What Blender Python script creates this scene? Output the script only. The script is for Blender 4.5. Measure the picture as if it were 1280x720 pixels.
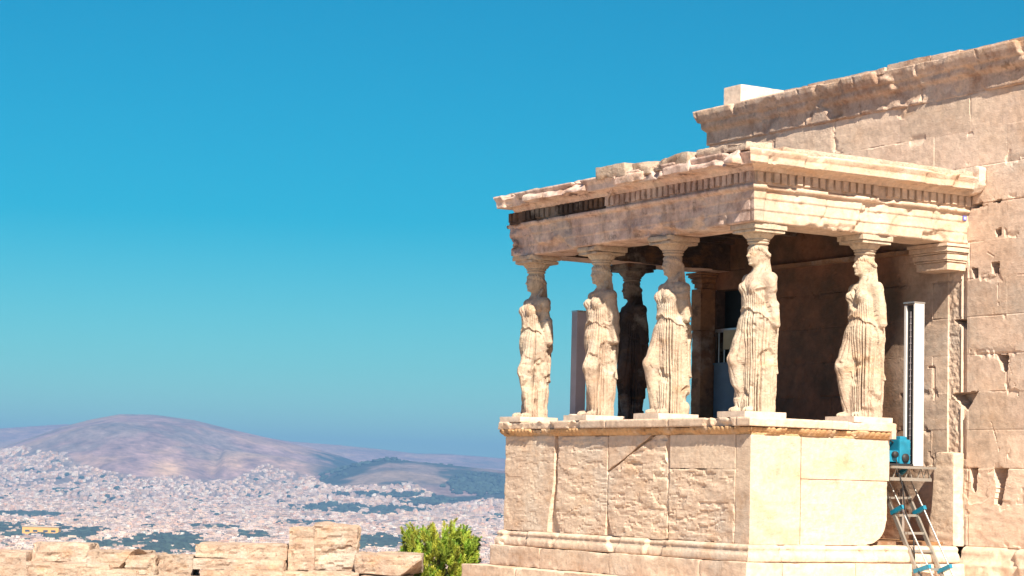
import bpy, math, random
import numpy as np
from mathutils import Matrix, Vector
random.seed(7); RNG = np.random.default_rng(7)
for o in list(bpy.data.objects): bpy.data.objects.remove(o)
S = bpy.context.scene
COL = S.collection
R = math.radians

# ------------------------------------------------------------------ camera
cam_d = bpy.data.cameras.new("camera"); cam = bpy.data.objects.new("camera", cam_d); COL.objects.link(cam)
CP = Vector((19.9735, -15.5877, 0.0))
CF = Vector((-0.84884421, 0.52081162, 0.0906574)); CR = Vector((0.52474522, 0.85088982, 0.02507943)); CU = Vector((0.0640778, -0.06886057, 0.9955663))
m = Matrix.Identity(4)
for i in range(3):
    m[i][0], m[i][1], m[i][2], m[i][3] = CR[i], CU[i], -CF[i], CP[i]
cam.matrix_world = m
cam_d.sensor_width = 36; cam_d.lens = 2679.25 / 1280 * 36
cam_d.clip_start = 0.1; cam_d.clip_end = 60000
S.camera = cam
S.render.resolution_x = 1024; S.render.resolution_y = 576

# ------------------------------------------------------------------ light
SUN = Vector((1.0, -0.32, 0.93)).normalized()
sun_el = math.asin(SUN.z); sun_az = math.atan2(SUN.x, SUN.y)      # clockwise from +Y
W = bpy.data.worlds.new("World"); S.world = W; W.use_nodes = True
nt = W.node_tree; nt.nodes.clear()
sky = nt.nodes.new('ShaderNodeTexSky'); sky.sky_type = 'NISHITA'; sky.sun_disc = False
sky.sun_elevation = sun_el; sky.sun_rotation = sun_az; sky.altitude = 150; sky.air_density = 1.0; sky.dust_density = 0.3; sky.ozone_density = 1.0
tint = nt.nodes.new('ShaderNodeMix'); tint.data_type = 'RGBA'; tint.blend_type = 'MULTIPLY'; tint.inputs[0].default_value = 1
gm = nt.nodes.new('ShaderNodeNewGeometry'); sx = nt.nodes.new('ShaderNodeSeparateXYZ'); cr = nt.nodes.new('ShaderNodeValToRGB')
tcw = nt.nodes.new('ShaderNodeTexCoord'); nt.links.new(tcw.outputs['Generated'], sx.inputs[0]); nt.links.new(sx.outputs[2], cr.inputs[0]); nt.nodes.remove(gm)
els = cr.color_ramp.elements; els[0].position = 0.0; els[0].color = (.62, 1.02, .92, 1); els[1].position = 1.0; els[1].color = (1.0, .78, .82, 1)
for p_, c_ in ((.05, (.30, .86, .88)), (.12, (.0, .72, .88)), (.22, (.0, .74, .92)), (.34, (.2, .65, .75)), (.6, (.95, .78, .82))):
    e_ = els.new(p_); e_.color = (*c_, 1)
nt.links.new(cr.outputs[0], tint.inputs[7])
bg = nt.nodes.new('ShaderNodeBackground'); bg.inputs[1].default_value = 0.05
wo = nt.nodes.new('ShaderNodeOutputWorld')
nt.links.new(sky.outputs[0], tint.inputs[6]); nt.links.new(tint.outputs[2], bg.inputs[0]); nt.links.new(bg.outputs[0], wo.inputs[0])
sd = bpy.data.lights.new("sun", 'SUN'); so = bpy.data.objects.new("sun", sd); COL.objects.link(so)
sd.energy = 5.0; sd.angle = R(0.53); sd.color = (1.0, 0.905, 0.71)
so.rotation_euler = SUN.to_track_quat('Z', 'Y').to_euler()
vs = S.view_settings; vs.view_transform = 'Standard'; vs.look = 'None'; vs.exposure = 1.03; vs.gamma = 1.0; vs.use_curve_mapping = False
S.cycles.volume_bounces = 0; S.cycles.max_bounces = 6; S.cycles.diffuse_bounces = 3

# ------------------------------------------------------------------ noise
def _h(ix, iy, iz, s):
    n = (ix * 374761393 + iy * 668265263 + iz * 2147483647 + s * 1274126177) & 0xFFFFFFFF
    n = ((n ^ (n >> 13)) * 1274126177) & 0xFFFFFFFF
    n = ((n ^ (n >> 16)) * 2246822519) & 0xFFFFFFFF
    return ((n ^ (n >> 15)) & 0xFFFFFF) / float(0xFFFFFF)
def vnoise(x, y, z, s=0):
    x, y, z = np.broadcast_arrays(np.asarray(x, float), np.asarray(y, float), np.asarray(z, float))
    fx, fy, fz = np.floor(x), np.floor(y), np.floor(z)
    ix, iy, iz = fx.astype(np.int64), fy.astype(np.int64), fz.astype(np.int64)
    u, v, w = x - fx, y - fy, z - fz
    u, v, w = u*u*(3-2*u), v*v*(3-2*v), w*w*(3-2*w)
    def L(a, b, t): return a + (b - a) * t
    c = lambda a, b, d: _h(ix + a, iy + b, iz + d, s)
    return 2 * L(L(L(c(0,0,0), c(1,0,0), u), L(c(0,1,0), c(1,1,0), u), v), L(L(c(0,0,1), c(1,0,1), u), L(c(0,1,1), c(1,1,1), u), v), w) - 1
def fbm(x, y, z, oct=4, s=0, f=1.0):
    r = 0; a = .5
    for i in range(oct):
        r = r + a * vnoise(np.asarray(x)*f + 13.7*i, np.asarray(y)*f - 7.1*i, np.asarray(z)*f + 3.3*i, s + i); a *= .5; f *= 2.03
    return r
def sst(a, b, x):
    t = np.clip((np.asarray(x, float) - a) / (b - a), 0, 1); return t*t*(3-2*t)

# ------------------------------------------------------------------ objects
def mesh(name, V, F, mat, parent=None, smooth=True, tone=None, col=None, loc=None):
    V = np.asarray(V, np.float32).reshape(-1, 3)
    base = Vector((0, 0, 0))
    if parent is not None: base = parent.location.copy() if parent.parent is None else parent.location + parent.parent.location
    if loc is not None: base = Vector(loc)
    V = V - np.array(base, np.float32)
    me = bpy.data.meshes.new(name)
    if isinstance(F, np.ndarray):
        n = F.shape[1]
        me.vertices.add(len(V)); me.vertices.foreach_set("co", V.ravel())
        me.loops.add(F.size); me.loops.foreach_set("vertex_index", F.ravel().astype(np.int32))
        me.polygons.add(len(F)); me.polygons.foreach_set("loop_start", np.arange(0, F.size, n, dtype=np.int32))
        me.update(calc_edges=True)
    else:
        me.from_pydata([tuple(v) for v in V], [], F)
    me.validate()
    me.polygons.foreach_set("use_smooth", [bool(smooth)] * len(me.polygons))
    if tone is not None:
        a = me.attributes.new("tone", 'FLOAT', 'POINT'); a.data.foreach_set("value", np.broadcast_to(np.asarray(tone, np.float32), (len(V),)).copy())
    if col is not None:
        a = me.color_attributes.new("tint", 'FLOAT_COLOR', 'POINT')
        a.data.foreach_set("color", np.concatenate([col, np.ones((len(V), 1))], 1).astype(np.float32).ravel())
    me.materials.append(mat)
    o = bpy.data.objects.new(name, me); COL.objects.link(o)
    if loc is not None: o.location = loc
    if parent is not None: o.parent = parent
    return o
def thing(name, label, cat, loc, group=None):
    o = bpy.data.objects.new(name, None); COL.objects.link(o); o.location = loc; o.empty_display_size = .2
    o["label"] = label; o["category"] = cat
    if group: o["group"] = group
    return o
def tag(o, label=None, cat=None, group=None, kind=None):
    for k, v in (("label", label), ("category", cat), ("group", group), ("kind", kind)):
        if v: o[k] = v
    return o
def grid_faces(n, m, wrap=False, off=0):
    # n rows, m columns, vertex index = i*m + j
    i = np.arange(n - 1)[:, None]; j = np.arange(m if wrap else m - 1)[None, :]
    j2 = (j + 1) % m
    a = i*m + j; b = i*m + j2; c = (i+1)*m + j2; d = (i+1)*m + j
    return (np.stack([a, b, c, d], -1).reshape(-1, 4) + off).astype(np.int32)
class Geo:
    def __init__(s): s.V = []; s.F = []; s.n = 0; s.T = []
    def add(s, V, F, tone=.5):
        V = np.asarray(V, float).reshape(-1, 3); s.V.append(V); s.F.append(np.asarray(F) + s.n); s.n += len(V)
        s.T.append(np.broadcast_to(np.asarray(tone, float), (len(V),)))
    def build(s, name, mat, parent=None, smooth=True, loc=None):
        return mesh(name, np.concatenate(s.V), np.concatenate(s.F).astype(np.int32), mat, parent, smooth, np.concatenate(s.T), loc=loc)
BF = np.array([[0,3,2,1],[4,5,6,7],[0,1,5,4],[1,2,6,5],[2,3,7,6],[3,0,4,7]])
def box(x0, x1, y0, y1, z0, z1):
    return np.array([[x0,y0,z0],[x1,y0,z0],[x1,y1,z0],[x0,y1,z0],[x0,y0,z1],[x1,y0,z1],[x1,y1,z1],[x0,y1,z1]], float), BF
def bar(p, q, w, h, up=(0, 0, 1)):
    p, q, up = (np.array(a, float) for a in (p, q, up)); d = q - p; d /= np.linalg.norm(d)
    s = np.cross(d, up); s /= np.linalg.norm(s); u = np.cross(s, d)
    V = [e + a*s*w/2 + b*u*h/2 for e in (p, q) for a, b in ((-1,-1),(1,-1),(1,1),(-1,1))]
    return np.array(V), BF
def tube(pts, r, n=8, caps=True):
    pts = np.array(pts, float); rr = np.broadcast_to(np.asarray(r, float), (len(pts),)); V = []
    for i, p in enumerate(pts):
        d = pts[min(i+1, len(pts)-1)] - pts[max(i-1, 0)]; d /= np.linalg.norm(d)
        a = np.array([0, 0, 1.]) if abs(d[2]) < .9 else np.array([1., 0, 0])
        s = np.cross(d, a); s /= np.linalg.norm(s); u = np.cross(s, d)
        t = np.arange(n) / n * 2 * np.pi
        V.append(p + rr[i] * (np.cos(t)[:, None]*s + np.sin(t)[:, None]*u))
    return np.concatenate(V), grid_faces(len(pts), n, True)
def block(x0, x1, y0, y1, z0, z1, res=.03, r=.02, amp=.006, seed=0, cuts=(), freq=6, big=0.0, bfreq=1.3, rot=0, tilt=0):
    """worn stone block: subdivided box, uneven rounded arrises, broken planes, surface relief"""
    g = Geo(); ax = [np.linspace(a, b, max(2, int(abs(b-a)/res)+1)) for a, b in ((x0,x1),(y0,y1),(z0,z1))]
    X, Y, Z = ax; P = []; FF = []
    lo = np.array([x0,y0,z0]); hi = np.array([x1,y1,z1]); cen = (lo+hi)/2
    def face(A, B, fixed, axis, flip):
        a, b = np.meshgrid(A, B, indexing='ij'); c = np.full_like(a, fixed)
        o = [None]*3; o[axis] = c; oth = [k for k in range(3) if k != axis]; o[oth[0]] = a; o[oth[1]] = b
        V = np.stack(o, -1).reshape(-1, 3); F = grid_faces(len(A), len(B))
        if flip: F = F[:, ::-1]
        g.add(V, F)
    face(Y, Z, x0, 0, True); face(Y, Z, x1, 0, False); face(X, Z, y0, 1, False); face(X, Z, y1, 1, True); face(X, Y, z0, 2, True); face(X, Y, z1, 2, False)
    V = np.concatenate(g.V)
    rn = np.clip(.35 + 1.5*fbm(V[:,0], V[:,1], V[:,2], 3, seed+5, 3.1), .12, 1.9)*r
    rn = np.minimum(rn, .45*np.min(hi-lo))[:, None]
    inner = np.clip(V, lo + rn, hi - rn); d = V - inner; L = np.linalg.norm(d, axis=1, keepdims=True); n = d/np.maximum(L, 1e-9)
    V2 = inner + n*rn
    dsp = amp*1.1*fbm(V[:,0]*.7+seed, V[:,1]*.7, V[:,2]*2.4, 4, seed, freq) + amp*1.5*(.35-np.abs(fbm(V[:,0]*.7, V[:,1], V[:,2]*2.6+seed, 5, seed+2, freq*.8))) - amp*.9*sst(.16, .19, fbm(V[:,0]*.8, V[:,1], V[:,2]*2.6, 5, seed+4, freq*1.1)) + big*2*fbm(V[:,0], V[:,1]+seed, V[:,2], 3, seed+9, bfreq)
    V2 = V2 + n*dsp[:, None]
    for (px, py, pz, nx, ny, nz) in cuts:
        nn = np.array([nx,ny,nz], float); nn /= np.linalg.norm(nn)
        s = (V2 - np.array([px,py,pz])) @ nn + .035*fbm(V[:,0], V[:,1], V[:,2], 4, seed+21, 5)
        V2 = V2 - np.clip(s, 0, None)[:, None]*nn
    if rot or tilt:
        c, s_ = math.cos(rot), math.sin(rot); q = V2 - cen; q = np.stack([q[:,0]*c - q[:,1]*s_, q[:,0]*s_ + q[:,1]*c, q[:,2]], -1)
        c, s_ = math.cos(tilt), math.sin(tilt); q = np.stack([q[:,0]*c - q[:,2]*s_, q[:,1], q[:,0]*s_ + q[:,2]*c], -1); V2 = q + cen
    return V2, np.concatenate(g.F)
def sweep(path, prof, res=.03, er=.01, seed=0, dmg=.0, dfreq=2.0, capz=None, outmod=None, dm_min=0.0, tonef=None):
    """moulding swept along a plan path; prof = [(outset, z)...]; mitred at the corners, worn where the noise says"""
    path = np.array(path, float); segs = len(path)-1; g = Geo()
    prof = np.array(prof, float)
    # resample the profile
    q = []
    for a, b in zip(prof[:-1], prof[1:]):
        n = max(1, int(np.linalg.norm(b-a)/res)); q += [a + (b-a)*k/n for k in range(n)]
    q.append(prof[-1]); q = np.array(q)
    nrm = []
    for k in range(segs):
        d = path[k+1]-path[k]; d /= np.linalg.norm(d); nrm.append(np.array([d[1], -d[0]]))
    vn = []
    for k in range(len(path)):
        if k == 0: vn.append(nrm[0])
        elif k == segs: vn.append(nrm[-1])
        else:
            b = nrm[k-1]+nrm[k]; vn.append(b/ (1 + nrm[k-1] @ nrm[k]))
    for k in range(segs):
        L = np.linalg.norm(path[k+1]-path[k]); n = max(2, int(L/res)+1); t = np.linspace(0, 1, n)[:, None, None]
        P0 = path[k] + q[None,:,0:1]*vn[k]; P1 = path[k+1] + q[None,:,0:1]*vn[k+1]
        P = P0 + (P1-P0)*t; Z = np.broadcast_to(q[None,:,1], P.shape[:2]).copy()
        x, y = P[...,0], P[...,1]
        out = np.broadcast_to(q[None,:,0], x.shape)
        e = er*2*fbm(x, y, Z, 4, seed, 7.0)
        if dmg: 
            nn = fbm(x, y, Z*.6, 4, seed+31, dfreq); dd = sst(.09, .15, nn)*dmg*(.75+.5*fbm(x, y, Z, 3, seed+33, 6))
            e = e - np.minimum(dd, np.maximum(out - dm_min, 0))
            Z = Z - .25*dd*(Z > (q[:,1].max()-.05))
        if outmod is not None: e = e + outmod(x, y, Z, k)
        P = P + nrm[k]*e[...,None]
        V = np.concatenate([P, Z[...,None]], -1).reshape(-1, 3)
        g.add(V, grid_faces(n, len(q))[:, ::-1], .5 if tonef is None else tonef(V))
    return g

# ------------------------------------------------------------------ materials
def mat_new(name):
    m = bpy.data.materials.new(name); m.use_nodes = True; return m, m.node_tree, m.node_tree.nodes["Principled BSDF"]
def N(nt, t, **k):
    n = nt.nodes.new(t)
    for a, b in k.items(): setattr(n, a, b)
    return n
def stone(name, c1, c2, c3, stain=.4, scale=1.0, bump=.35, dark=(.10,.075,.06), darkamt=.25, vein=.25, rough=.85, drip=0.0, rust=.3):
    m, nt, P = mat_new(name); L = nt.links.new
    tc = N(nt, 'ShaderNodeTexCoord'); geo = N(nt, 'ShaderNodeNewGeometry')
    def noise(sc, det=6, ro=.6, vec=None, mp=None):
        n = N(nt, 'ShaderNodeTexNoise'); n.inputs['Scale'].default_value = sc; n.inputs['Detail'].default_value = det; n.inputs['Roughness'].default_value = ro
        if mp:
            mm = N(nt, 'ShaderNodeMapping'); mm.inputs['Scale'].default_value = mp; L(geo.outputs['Position'], mm.inputs[0]); L(mm.outputs[0], n.inputs[0])
        else: L(geo.outputs['Position'], n.inputs[0])
        return n
    def ramp(src, a, b):
        r = N(nt, 'ShaderNodeMapRange'); r.inputs[1].default_value = a; r.inputs[2].default_value = b; L(src, r.inputs[0]); return r.outputs[0]
    def mix(f, a, b, mode='MIX', fac=None):
        x = N(nt, 'ShaderNodeMix', data_type='RGBA', blend_type=mode)
        if isinstance(f, float): x.inputs[0].default_value = f
        else: L(f, x.inputs[0])
        for s, i in ((a, 6), (b, 7)):
            if isinstance(s, tuple): x.inputs[i].default_value = (*s, 1)
            else: L(s, x.inputs[i])
        return x.outputs[2]
    def mul(a, k):
        x = N(nt, 'ShaderNodeMath', operation='MULTIPLY'); L(a, x.inputs[0])
        if isinstance(k, float): x.inputs[1].default_value = k
        else: L(k, x.inputs[1])
        return x.outputs[0]
    n1 = noise(.9*scale, 5, .55); n2 = noise(2.6*scale, 8, .65); n3 = noise(1.6*scale, 7, .7, mp=(.8, .8, 5.0)); n4 = noise(14*scale, 6, .7); n5 = noise(60, 3, .6)
    c = mix(ramp(n1.outputs[0], .42, .56), c1, c2)
    c = mix(mul(ramp(n2.outputs[0], .47, .62), stain), c, c3)
    c = mix(mul(ramp(n3.outputs[0], .52, .60), vein), c, tuple(v*.72 for v in c2))
    n6 = noise(3.7*scale, 9, .72)
    c = mix(mul(ramp(n6.outputs[0], .57, .64), darkamt), c, dark); n9 = noise(.8*scale, 8, .68, mp=(1, 1.1, 1.3)); c = mix(mul(ramp(n9.outputs[0], .53, .60), .32), c, (.62,.57,.53))
    n8 = noise(1.1*scale, 7, .65, mp=(1, 1, 2.2)); c = mix(mul(ramp(n8.outputs[0], .55, .66), rust), c, (.52,.25,.09))
    if drip:
        n7 = noise(2.2, 6, .6, mp=(3.0, 3.0, .45)); c = mix(mul(ramp(n7.outputs[0], .52, .70), drip), c, dark)
    at = N(nt, 'ShaderNodeAttribute'); at.attribute_name = 'tone'
    tr = N(nt, 'ShaderNodeMapRange'); tr.inputs[1].default_value = 0; tr.inputs[2].default_value = 1; tr.inputs[3].default_value = .72; tr.inputs[4].default_value = 1.28; L(at.outputs['Fac'], tr.inputs[0])
    tf = N(nt, 'ShaderNodeMapRange'); tf.inputs[1].default_value = .55; tf.inputs[2].default_value = .85; tf.inputs[4].default_value = .55; L(at.outputs['Fac'], tf.inputs[0]); c = mix(tf.outputs[0], c, (.60,.49,.42))
    hs = N(nt, 'ShaderNodeHueSaturation'); L(c, hs.inputs['Color']); L(tr.outputs[0], hs.inputs['Value'])
    as_ = N(nt, 'ShaderNodeAttribute'); as_.attribute_name = 'soot_shade'; c_s = mix(as_.outputs['Fac'], hs.outputs[0], mix(ramp(n2.outputs[0], .35, .65), (.24,.10,.05), (.07,.045,.03)))
    v4 = N(nt, 'ShaderNodeMapRange'); v4.inputs[1].default_value = .3; v4.inputs[2].default_value = .7; v4.inputs[3].default_value = .78; v4.inputs[4].default_value = 1.16; L(n4.outputs[0], v4.inputs[0])
    vm = N(nt, 'ShaderNodeVectorMath', operation='SCALE'); L(c_s, vm.inputs[0]); L(v4.outputs[0], vm.inputs['Scale'])
    L(vm.outputs[0], P.inputs['Base Color'])
    P.inputs['Roughness'].default_value = rough; P.inputs['Specular IOR Level'].default_value = .25
    ad = N(nt, 'ShaderNodeMath', operation='MULTIPLY_ADD'); L(n5.outputs[0], ad.inputs[0]); ad.inputs[1].default_value = .5; L(n4.outputs[0], ad.inputs[2])
    b = N(nt, 'ShaderNodeBump'); b.inputs['Strength'].default_value = min(1, bump*1.6); b.inputs['Distance'].default_value = .02; L(ad.outputs[0], b.inputs['Height']); L(b.outputs[0], P.inputs['Normal'])
    return m
def plain(name, c, rough=.5, metal=0.0, nz=.12, scale=6.0, bump=0.0):
    m, nt, P = mat_new(name); L = nt.links.new
    tc = N(nt, 'ShaderNodeTexCoord'); n = N(nt, 'ShaderNodeTexNoise'); n.inputs['Scale'].default_value = scale; n.inputs['Detail'].default_value = 5; L(tc.outputs['Object'], n.inputs[0])
    r = N(nt, 'ShaderNodeMapRange'); r.inputs[1].default_value = .3; r.inputs[2].default_value = .7; r.inputs[3].default_value = 1-nz; r.inputs[4].default_value = 1+nz; L(n.outputs[0], r.inputs[0])
    v = N(nt, 'ShaderNodeVectorMath', operation='SCALE'); v.inputs[0].default_value = c; L(r.outputs[0], v.inputs['Scale']); L(v.outputs[0], P.inputs['Base Color'])
    P.inputs['Roughness'].default_value = rough; P.inputs['Metallic'].default_value = metal
    if bump:
        b = N(nt, 'ShaderNodeBump'); b.inputs['Strength'].default_value = bump; b.inputs['Distance'].default_value = .01; L(n.outputs[0], b.inputs['Height']); L(b.outputs[0], P.inputs['Normal'])
    return m
M = dict(  # surfaces
  statue=stone("weathered_statue_marble", (.60,.49,.39), (.54,.41,.33), (.42,.29,.22), .5, 1.6, .5, (.16,.11,.08), .35, .2, drip=.25),
  podium=stone("podium_marble", (.74,.57,.455), (.68,.51,.41), (.58,.39,.28), .4, 1.0, .35, (.26,.17,.12), .3, .3),
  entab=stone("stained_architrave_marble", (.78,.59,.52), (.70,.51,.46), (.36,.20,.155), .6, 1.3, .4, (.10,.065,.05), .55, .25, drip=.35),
  rust=stone("rust_stained_marble", (.66,.42,.24), (.58,.36,.20), (.45,.24,.12), .5, 1.5, .4, (.2,.12,.07), .4, .2),
  soot_shade=stone("soot_and_shade_marble", (.16,.10,.075), (.07,.05,.045), (.05,.04,.035), .7, 1.2, .4, (.02,.018,.016), .6, .2),  # black crust on dentils; painted shade on ceiling, door frame and rear statue
  wall=stone("temple_wall_marble", (.75,.57,.46), (.72,.54,.45), (.63,.42,.30), .38, .7, .3, (.22,.14,.09), .22, .4),
  cornice=stone("temple_cornice_marble", (.66,.46,.35), (.62,.45,.37), (.40,.22,.15), .7, 1.6, .4, (.16,.10,.07), .5, .3, drip=.2),
  newm=stone("new_white_marble", (.68,.56,.48), (.66,.52,.44), (.55,.40,.33), .2, 1.0, .15, (.3,.2,.15), .05, .2),
  rubble=stone("rubble_limestone", (.54,.40,.31), (.45,.34,.28), (.38,.24,.18), .7, 2.2, .7, (.17,.12,.10), .75, .45),
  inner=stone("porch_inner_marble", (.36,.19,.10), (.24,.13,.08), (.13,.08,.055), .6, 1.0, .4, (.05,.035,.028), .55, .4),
  white=plain("white_enamel", (.66,.64,.66), .65, 0, .06), steel=plain("galvanised_steel", (.55,.55,.56), .35, .8, .12),
  alu=plain("aluminium", (.40,.38,.36), .38, .6, .1), blue=plain("cyan_blue_plastic", (.01,.20,.34), .45, 0, .25),
  dark=plain("black_rubber", (.02,.02,.025), .6), grey=plain("grey_violet_metal", (.52,.46,.52), .55, .1, .1),
  doorway_dark=plain("doorway_darkness", (.012,.022,.026), .5, .2, .2), bluep=plain("slate_blue_panel", (.10,.16,.24), .5, 0, .12),
  cream=plain("cream_sign", (.40,.34,.22), .6), sign=plain("blue_sign", (.12,.13,.50), .5), signw=plain("sign_white", (.75,.75,.8), .5),
  bark=plain("bark", (.14,.10,.07), .9, 0, .3, 20, .5),
)

# ------------------------------------------------------------------ terrain
AX = np.array([-.8524, .5229]); RX = np.array([.5229, .8524]); C0 = np.array([CP.x, CP.y])
def du(X, Y):
    return (X-C0[0])*AX[0] + (Y-C0[1])*AX[1], (X-C0[0])*RX[0] + (Y-C0[1])*RX[1]
def hor(x): return 603.8 + .0252*(x-634)
TM = np.array([[-2500,600],[-900,560],[-300,598],[-100,580],[0,560],[40,547],[75,535],[110,526],[147,519],[190,519.5],[240,526],[290,538],[330,547],[370,556],[400,563],[430,572],[480,590],[700,606],[1200,590],[3000,560]], float)
TF = np.array([[-2500,560],[-600,545],[-300,540],[0,537],[80,531.5],[200,545],[330,547],[360,552],[422,556.5],[483,562.6],[520,567],[560,567.5],[627,573],[700,577],[900,590],[1500,585],[3000,575]], float)
TH = np.array([[-1000,650],[300,640],[330,612],[370,604],[400,594],[434,584],[483,574],[520,577],[569,582],[627,588],[700,592],[900,600],[1300,596],[3000,620]], float)
TQ = np.array([[-1000,660],[150,640],[185,600],[205,578],[235,590],[252,592],[280,562],[310,566],[360,572],[420,585],[470,620],[600,650],[3000,660]], float)
def ridge(d, px, T, dr, wf, wb):
    y = np.interp(px, T[:,0], T[:,1]); H = (hor(px) - y)*dr/2679.25
    t = np.where(d < dr, np.clip(1-(dr-d)/wf, 0, 1), np.clip(1-(d-dr)/wb, 0, 1))
    g = t*t*(3-2*t)*.55 + t*.45
    return -105 + (H+105)*g
def terrain(X, Y):
    X = np.asarray(X, float); Y = np.asarray(Y, float)
    d, u = du(X, Y); r = np.hypot(d, u); ang = np.arctan2(u, d)
    px = np.where(np.abs(ang) < 1.2, 634 + 2690*np.tan(np.clip(ang, -1.2, 1.2)), 3000*np.sign(ang))
    n1 = fbm(X/900, Y/900, 0, 5, 3); n2 = fbm(X/260, Y/260, 0, 4, 5)
    wv = 1 + .22*n1
    z = -100 + 6*n2*sst(600, 2500, r) + 42*sst(4300, 7600, r)
    zz = [ridge(r, px, TM, 8600, 2900*wv, 3000), ridge(r, px, TF, 12000, 2800*wv, 1500), ridge(r, px, TH, 6700, 1500*wv, 2500), ridge(r, px, TQ, 7300, 900*wv, 900)]
    k = 12.
    acc = z
    for q, dr, amp in zip(zz, (8600, 12000, 6700, 7300), (75, 50, 45, 40)):
        q = q + amp*(n1*.6 + n2*.5 - .15*np.abs(n2))*np.clip((q+100)/120, 0, 1)*sst(60, 1300, np.abs(r-dr))
        h = np.clip(.5 + .5*(q-acc)/k, 0, 1); acc = acc*(1-h) + q*h + k*h*(1-h)*.3
    z = acc
    # the rock plateau with its cliffs
    e = np.hypot((X-22)/41., (Y-8)/62.) - 1 + .10*fbm(X/14, Y/14, 0, 4, 8)
    top = -1.93 + .05*fbm(X/2.5, Y/2.5, 0, 3, 9)
    cl = sst(0, .55, e)
    hill = -1.93 - 48*cl - 52*sst(.4, 7, e)
    z = np.where(e < 7, np.where(e < 0, top, hill + 3*cl*fbm(X/9, Y/9, 0, 4, 10)), z)
    return z
CTOP = np.array([[-1500,580],[-300,575],[0,562],[80,566],[95,578],[130,590],[200,598],[290,600],[300,594],[330,586],[370,590],[400,604],[440,612],[520,606],[535,614],[540,630],[600,628],[640,624],[700,620],[1500,615]], float)
def build_ground():
    a0 = np.concatenate([np.linspace(-.34, .30, 620), np.linspace(.30, 2*np.pi-.34, 150)[1:-1]])
    rr = np.concatenate([np.linspace(1, 70, 70), np.geomspace(72, 2400, 60)[:-1], np.linspace(2400, 13500, 330)])
    Rr, A = np.meshgrid(rr, a0, indexing='ij')
    D = Rr*np.cos(A); U = Rr*np.sin(A)
    X = C0[0] + D*AX[0] + U*RX[0]; Y = C0[1] + D*AX[1] + U*RX[1]; Z = terrain(X, Y)
    V = np.stack([X, Y, Z], -1).reshape(-1, 3); F = grid_faces(len(rr), len(a0), True)
    V = np.concatenate([V, [[C0[0], C0[1], float(terrain(*C0))]]])
    c = len(V)-1; ma = len(a0)
    # colours
    px = 634 + 2690*np.tan(np.clip(A, -1.2, 1.2)); el = hor(px) - Z/np.hypot(D, U)*2679.25
    n = fbm(X/420, Y/420, 0, 5, 41); nf = fbm(X/90, Y/90, 0, 4, 43)
    scrub = np.array([.31,.20,.195]); forest = np.array([.035,.055,.050]); bare = np.array([.66,.43,.29]); urb = np.array([.26,.21,.20]); rock = np.array([.42,.33,.25])
    col = np.broadcast_to(scrub, Z.shape + (3,)).copy()*(1 + .5*nf[..., None] + .5*fbm(X/38, Y/38, 0, 3, 45)[..., None])
    def lay(mask, c_):
        nonlocal col; col = col*(1-mask[..., None]) + c_*mask[..., None]
    lay(sst(.02, .16, n + .25*nf)*.35, forest*2.2)
    lay(sst(.10, .22, fbm(X/300, Y/300, 0, 5, 47))*.35, bare*.8)
    fm = sst(370, 420, px + 60*n)*((Rr > 5000) & (Rr < 9000))
    lay(np.clip(fm*1.2, 0, 1)*(.97 - .75*sst(.24, .34, fbm(X/330, Y/330, 0, 5, 53))), forest)
    q = np.exp(-((px-207)/20.)**2 - ((el-587)/10.)**2)*((Rr > 6500) & (Rr < 7500))*sst(-.25, .0, n+.1*nf + .2); lay(np.clip(q*1.3, 0, 1), bare)
    q = np.exp(-((px-305)/34.)**2 - ((el-577)/11.)**2)*((Rr > 6500) & (Rr < 7500))*sst(-.1, .2, n+nf*.4 + .1); lay(np.clip(q*1.0, 0, 1)*.8, bare*.9)
    lay(sst(-2, 3, el - np.interp(px, CTOP[:,0], CTOP[:,1]))*(Rr < 8400)*(Rr > 300), urb*.8)
    lay(1.0*(Rr < 300), rock)
    cc = np.concatenate([col.reshape(-1, 3), [rock]])
    F3 = [[c, (j+1) % ma, j] for j in range(ma)]
    Fq = np.concatenate([F, np.array([[a, b, d_, d_] for a, b, d_ in F3])])
    m, nt, P = mat_new("terrain_earth"); L = nt.links.new
    at = N(nt, 'ShaderNodeVertexColor'); at.layer_name = 'tint'
    geo = N(nt, 'ShaderNodeNewGeometry'); nz = N(nt, 'ShaderNodeTexNoise'); nz.inputs['Scale'].default_value = .03; nz.inputs['Detail'].default_value = 12; nz.inputs['Roughness'].default_value = .75; L(geo.outputs['Position'], nz.inputs[0])
    mr = N(nt, 'ShaderNodeMapRange'); mr.inputs[1].default_value = .35; mr.inputs[2].default_value = .65; mr.inputs[3].default_value = .55; mr.inputs[4].default_value = 1.35; L(nz.outputs[0], mr.inputs[0])
    v = N(nt, 'ShaderNodeVectorMath', operation='SCALE'); L(at.outputs[0], v.inputs[0]); L(mr.outputs[0], v.inputs['Scale']); L(v.outputs[0], P.inputs['Base Color']); P.inputs['Roughness'].default_value = .95
    P.inputs['Specular IOR Level'].default_value = .1
    # triangles of the inner disc handled as a separate small list
    me_F = F.tolist() + F3
    o = mesh("ground", V, me_F, m, None, True, None, cc); tag(o, "rocky plateau, plain and bare mountains spreading to the horizon", "ground", kind="structure")
    return o
build_ground()
M['far_wall'] = None
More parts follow.
